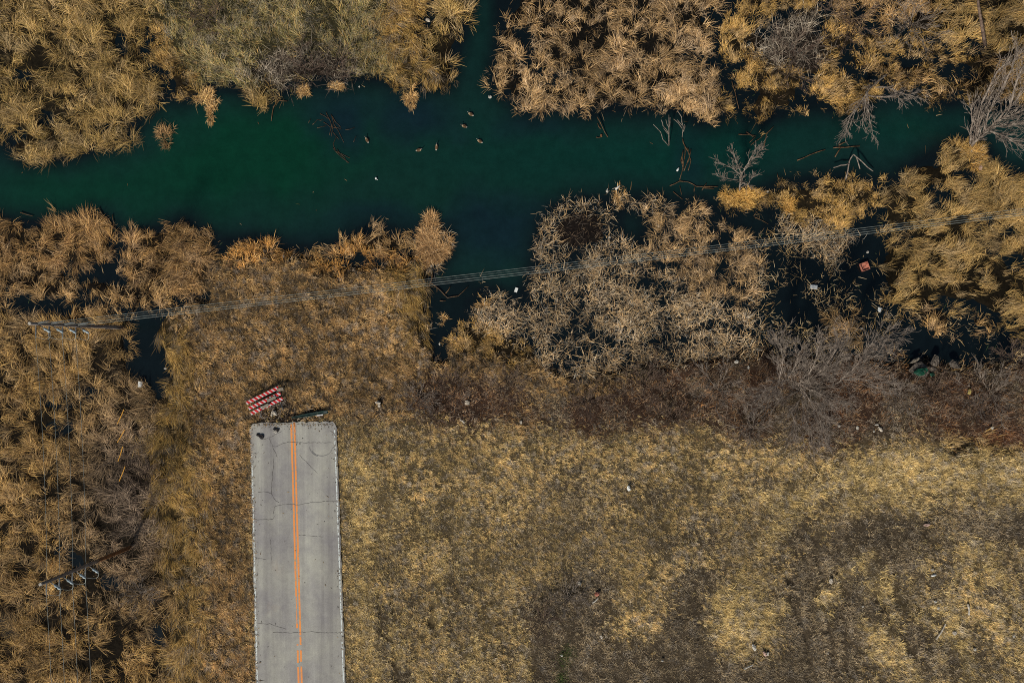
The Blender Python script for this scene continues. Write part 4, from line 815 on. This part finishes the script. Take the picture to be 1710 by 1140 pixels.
thing('white_card', 'small white card leaning in the creek mouth beside the reed island', 'card', 862, 484, .08, lambda m: m.box((0, 0, 0), (.24, .38, .03), R(-20), 0, .2, .006))
def bottle(px, py, rot, L, lab, z=.08):
    r = tag(empty('bottle', W(px, py, z), R(rot)), lab, 'bottle', 'plastic bottles thrown away')
    m = MB(); m.tube([(-L/2, 0, 0), (-L/2+.02, 0, 0), (L*.2, 0, 0), (L*.36, 0, 0), (L*.44, 0, 0)], [.05, .08, .08, .035, .03], 10); m.build('bottle_body', M_WHITE, r, True)
    m = MB(); m.tube([(L*.43, 0, 0), (L*.5, 0, 0)], .038, 8); m.build('cap', M_DIRTY, r)
bottle(1031.5, 313, 45, .5, 'white bottle off the top left corner of the broken reed island'); bottle(1559.5, 960, 15, .42, 'white bottle in the field near the lower right', .62); bottle(1132, 283, 60, .3, 'white bottle caught beside the floating stems')
thing('jug', 'pale rounded jug floating left of the white bottle', 'jug', 1014, 319, .06, lambda m: (m.lump((0, 0, 0), (.22, .28, .2), 1, rough=.1), m.tube([(0, .1, .02), (.03, .2, .02)], .035, 8)), None, M_DIRTY)
thing('plastic_bag', 'white plastic bag lying alone on the straw field', 'bag', 1050, 815, .78, lambda m: (m.lump((0, 0, 0), (.26, .46, .2), 8, rough=.28, rot=.35), m.lump((-.05, .12, .05), (.16, .2, .12), 5, rough=.4)), None, M_WHITE)
thing('float', 'small white float alone in mid channel', 'float', 628, 298, .05, lambda m: (m.lump((0, 0, .03), (.18, .2, .14), 1, rough=.06), m.tube([(.06, -.06, .02), (.14, -.14, .02)], .02, 6)))
thing('rusty_can', 'rusty round can beside the stick with a white tip', 'can', 1004, 227, .06, lambda m: m.tube([(0, -.07, 0), (0, .1, 0)], .08, 10), None, M_RUSTY)
thing('rag', 'torn dark rag with pale edge on the concrete, nearer the centre line', 'rag', 460, 718, RZ+.05, lambda m: (m.lump((.02, .08, .0), (.5, .16, .12), 4, rough=.4, rot=-.15), m.lump((.2, -.02, 0), (.16, .3, .1), 6, rough=.4, rot=-.5), m.lump((-.05, -.08, -.01), (.36, .12, .1), 9, rough=.4, rot=.5, mi=1), m.lump((.08, -.16, -.01), (.3, .1, .09), 10, rough=.4, rot=.7, mi=1)), None, M_BLACK).data.materials.append(M_DIRTY)
thing('tyre_scrap', 'black torn rubber scrap on the concrete near the left corner', 'rubber scrap', 435, 728, RZ+.06, lambda m: (m.lump((.08, -.04, 0), (.42, .34, .14), 4, rough=.3, rot=-.6), m.lump((-.2, .1, 0), (.36, .18, .12), 6, rough=.35, rot=-.3)), None, M_BLACK)
thing('broken_concrete', 'pale broken lump between the barricade and the road end', 'rubble', 457.5, 690, .75, lambda m: (m.lump((0, .05, 0), (.4, .34, .24), 4, 7, 5, .35), m.lump((-.15, -.12, -.02), (.26, .22, .18), 6, 7, 5, .35), m.lump((.16, -.1, -.02), (.3, .16, .14), 7, 7, 5, .35)), None, M_CONC)
thing('broken_concrete', 'whitish rubble lump in the grass right of the green rail', 'rubble', 631, 672, .75, lambda m: (m.lump((0, 0, 0), (.42, .3, .24), 14, 7, 5, .35), m.lump((.1, -.25, -.04), (.2, .3, .16), 16, 7, 5, .4)), None, M_CONC)
m = MB(); q = random.Random(5); o = W(450, 685, .62)
for k in range(42):
    a = q.uniform(0, math.pi); L = q.uniform(.3, .9); x0, y0 = q.uniform(-1.1, 1.1), q.uniform(-.7, .6); z0 = q.uniform(.02, .3)
    m.tube([(x0, y0, z0), (x0+L*.5*math.cos(a)+q.uniform(-.08, .08), y0+L*.5*math.sin(a), z0+.06), (x0+L*math.cos(a+.3), y0+L*math.sin(a+.3), z0+q.uniform(-.02, .05))], [.022, .018, .01], 5)
ob = m.build('twig_pile', M_BARK); ob.location = o; tag(ob, 'heap of broken grey twigs under the striped barricade', 'twig pile')
# dumped cloth heap
def sheet(name, label, cat, pts, z, amp, m_, seed, grp=None, thick=.05):
    cx = sum(p[0] for p in pts)/len(pts); cy = sum(p[1] for p in pts)/len(pts); o = np.array(W(cx, cy, z)); q_ = random.Random(seed); n_ = len(pts); m = MB(); vs = []; Kk = 6
    for ring in range(1, Kk+1):
        for p_ in pts:
            t = ring/Kk; v = np.array(W(cx+(p_[0]-cx)*t, cy+(p_[1]-cy)*t, z))-o; v[2] = amp*(q_.random()-.3)-.12*t*t*amp/.1; vs.append(v)
    vs.append(np.array((0, 0, amp*.6))); b_ = len(vs)-1
    fs = [(b_, k, (k+1) % n_) for k in range(n_)]+[(r*n_+k, (r+1)*n_+k, (r+1)*n_+(k+1) % n_, r*n_+(k+1) % n_) for r in range(Kk-1) for k in range(n_)]
    m.add(vs, fs); lo = [v-np.array((0, 0, thick)) for v in vs[(Kk-1)*n_:Kk*n_]]; top = vs[(Kk-1)*n_:Kk*n_]
    m.add(top+lo, [(k, n_+k, n_+(k+1) % n_, (k+1) % n_) for k in range(n_)]); ob = m.build(name, m_); ob.location = o; return tag(ob, label, cat, grp)
CG = 'cloth dumped at the edge of the black water'
sheet('dumped_cloth', 'grey brown cloth spread under the green tarpaulin', 'cloth', [(1518,618),(1530,606),(1542,604),(1551,613),(1553,622),(1548,629),(1538,629),(1526,625)], .8, .14, M_CLOTH, 1, CG)
sheet('green_tarpaulin', 'shiny green tarpaulin piece on top of the grey brown cloth', 'tarpaulin', [(1526,622),(1534,615),(1548,614),(1551,618),(1544,626),(1536,628)], 1.02, .08, M_TARP, 2)
sheet('dumped_cloth', 'folded brown cloth right of the green tarpaulin', 'cloth', [(1555,606),(1562,592),(1569,594),(1570,604),(1566,612),(1558,610)], .8, .16, M_CLOTH, 3, CG)
sheet('dumped_cloth', 'small dark cloth touching the right side of the tarpaulin', 'cloth', [(1552,612),(1560,611),(1566,616),(1560,622),(1554,618)], .75, .12, M_CLOTH, 4, CG)
sheet('dumped_cloth', 'long grey cloth furthest right in the heap', 'cloth', [(1586,606),(1592,600),(1600,604),(1607,616),(1598,615),(1589,613)], .75, .14, M_CLOTH, 5, CG)
sheet('dumped_cloth', 'thin pale cloth strip above the grey brown cloth', 'cloth', [(1519,607),(1526,600),(1536,596),(1538,599),(1530,605)], .7, .08, M_TIMBER, 6, CG)
sheet('green_tarpaulin', 'small torn green tarpaulin scrap right of the larger one', 'tarpaulin', [(1553,623),(1559,622),(1562,627),(1556,629)], .8, .06, M_TARP, 7)
thing('yellow_drum_lid', 'pale yellow rounded lid in the shrubs right of the dumped cloth', 'lid', 1619, 654, .8, lambda m: m.lump((0, 0, 0), (.3, .46, .12), 2, rough=.12, rot=-.4), None, mat('pale_yellow_plastic', (190,170,98), (140,122,66), 9))
# white and tan scraps
SC_ = [(276,615,5,4,'white','tiny white scrap on the right rim of the small left pool'),(1259,1080,12,6,'white','torn white sheet below the pale grass patch',-60),(1277,1091,9,5,'pink','pinkish rag right of the torn white sheet',-50),(1250,1113,16,3,'white','white slat below the torn white sheet',25),
 (1548,876,11,5,'pink','pale crumpled rag in the weeds of the upper right field',10),(1557,951,5,4,'white','white crumb of foam above the white field bottle'),(1562,1004,5,4,'white','small white paper below the white field bottle'),(1567,1015,4,5,'white','white paper scrap, lower of two close together'),(1441,1012,4,3,'white','white cup lid in the dark weeds of the right field'),
 (1594,1056,8,7,'tan','tan cardboard scrap near the lower right corner'),(1617,1017,4,18,'tan','pale short log standing out in the right field',5),(1571,1054,3,30,'tan','long pale curved stick in the lower right field',-32),(1628,1084,6,5,'white','dull white bag near the lower right corner'),(1693,1062,4,4,'white','white speck of litter close to the right edge'),
 (1388,970,6,10,'tan','orange brown scrap of cardboard in the weeds',5),(968,974,6,5,'tan','tan stone at the left of the weeds'),(997,991,9,8,'brick','reddish brown scrap at the head of the weeds',-20),(994,1002,3,12,'white','thin white stick below the reddish scrap',-50),(1004,1063,4,6,'tan','pale stub at the end of the dark furrow'),(1106,1103,4,3,'white','lone white speck in the bottom weeds'),(938,1094,4,3,'white','white speck beside the green weeds'),
 (1470,716,10,5,'tan','pale broken board at the lower edge of the brush',-50),(1464,709,6,3,'white','small white chip above the broken board'),(1401,711,5,4,'white','white chip in the brush left of the broken board'),(1432,714,4,6,'white','narrow white chip between two others in the brush'),(1459,720,3,3,'white','white crumb just left of the broken board'),(1657,714,6,5,'white','round whitish stone over the rust red weeds'),
 (1230,604,7,6,'white','whitish stone at the reed island corner'),(1250,614,3,6,'white','narrow white scrap right of the whitish stone'),(780,672,9,9,'tan','tan scrap in the dark brush above the straw field'),(772,703,9,4,'tan','tan stick piece on the edge of the straw field',-35),(714,34,9,6,'tan','tan floating block in the upper inlet',-30),(700,15,5,3,'white','white scrap in the upper inlet'),
 (1621,253,6,7,'white','white scrap at the foot of the big leaning tree'),(1637,280,7,9,'pink','pinkish box below the big leaning tree',-10),(1642,243,4,3,'white','white chip right of the big leaning tree'),(1018,396,4,4,'white','white scrap at the edge of the mud hole'),(1099,377,6,4,'white','white bottle top on the broken island'),(1282,320,4,4,'tan','tan crumb between the two golden clumps'),
 (720,444,4,4,'white','white scrap under the large round reed clump'),(473,428,4,6,'white','white scrap on the orange reed edge'),(600,145,3,3,'white','white speck off the upper bank twigs'),(820,512,3,3,'white','white speck in the creek mouth'),(734,574,3,5,'white','white scrap in the head of the creek'),(1449,421,4,4,'white','white dot in the creek above the red crate'),(1439,548,4,3,'white','white dot in the creek below the crumpled bag'),
 (818,162,6,5,'white','white scrap at the corner of the upper reed bed'),(891,563,4,3,'tan','tan chip on the reed island corner'),(468,648,1,1,'skip',''),(1382,1090,5,4,'tan','tan stone in the bottom of the right field'),(1282,1091,4,6,'white','white edge beside the pinkish rag'),(870,705,4,6,'tan','tan chip on the edge between brush and straw')]
MM = {'white': M_DIRTY, 'tan': M_CONC, 'pink': mat('pinkish_scrap', (206,176,158), (150,120,106), 9, .8, .2), 'brick': M_BRICK}
for k, t in enumerate(SC_):
    if t[4] == 'skip': continue
    x, y, a, b_, c, lab = t[:6]; rot = R(t[6]) if len(t) > 6 else 0; zz_ = max(float(zat(x, y)), 0)+ (.05 if zat(x, y) < .3 else .2)
    word = lab.lower(); nm = 'stone' if 'stone' in word else 'stick' if 'stick' in word or 'slat' in word or 'log' in word else 'litter_scrap'
    def bld(m):
        if nm == 'stick': m.tube([(0, -b_*SC/2 if b_ > a else 0, 0), (a*SC*.25 if b_ > a else 0, 0, .03), (0, b_*SC/2, 0)] if b_ > a else [(-a*SC/2, 0, 0), (0, b_*SC*.2, .03), (a*SC/2, 0, 0)], min(a, b_)*SC*.4, 7)
        else: m.lump((0, 0, 0), (a*SC, b_*SC, min(a, b_)*SC*.6), 90+k, 8, 5, .32); m.lump((a*SC*.2, b_*SC*.15, .01), (a*SC*.6, b_*SC*.6, min(a, b_)*SC*.6), 40+k, 7, 4, .35)
    ob = thing(nm, lab, nm.split('_')[0], x, y, zz_, bld, None, MM[c]); ob.rotation_euler[2] = rot
M_YS = mat('yellow_sleeve', (206,150,48), (160,112,36), 8, .6, .3)
for k, (a, b_) in enumerate([((207,683),(196,707)),((208,717),(196,738)),((205,745),(197,770)),((209,778),(199,803))]):
    o = W(*b_, .7); m = MB(); e = np.array(W(*a, 1.7))-np.array(o); m.tube([(0, 0, 0), e*.5+np.array((.02, 0, 0)), e], .03, 6); ob = m.build('yellow_stake', M_YS); ob.location = o
    tag(ob, ['topmost','second from the top','third from the top','lowest'][k]+' of the thin yellow stakes leaning in the left reeds', 'stake', 'thin yellow stakes in the left reeds')
# green living weeds
n_ = 650; k = rng.integers(0, 3, n_); cx = np.array([948, 941, 938])[k]; cy = np.array([1085, 1098, 1128])[k]
rt = np.stack([(cx-855+rng.normal(0, 6, n_))*SC, (570-cy+rng.normal(0, 7, n_))*SC, np.full(n_, .5)], -1)
tag(blade_mesh('green_weeds', rt, U(0, 6.28, n_), U(.12, .3, n_), R(1)*U(20, 70, n_), R(1)*U(-10, 30, n_), U(.02, .04, n_), U(-.5, .5, n_), palette([(66,82,38),(82,92,44),(58,70,34)], n_), seg=2), 'small patch of living green weeds in the brown field', 'weeds', kind='stuff')
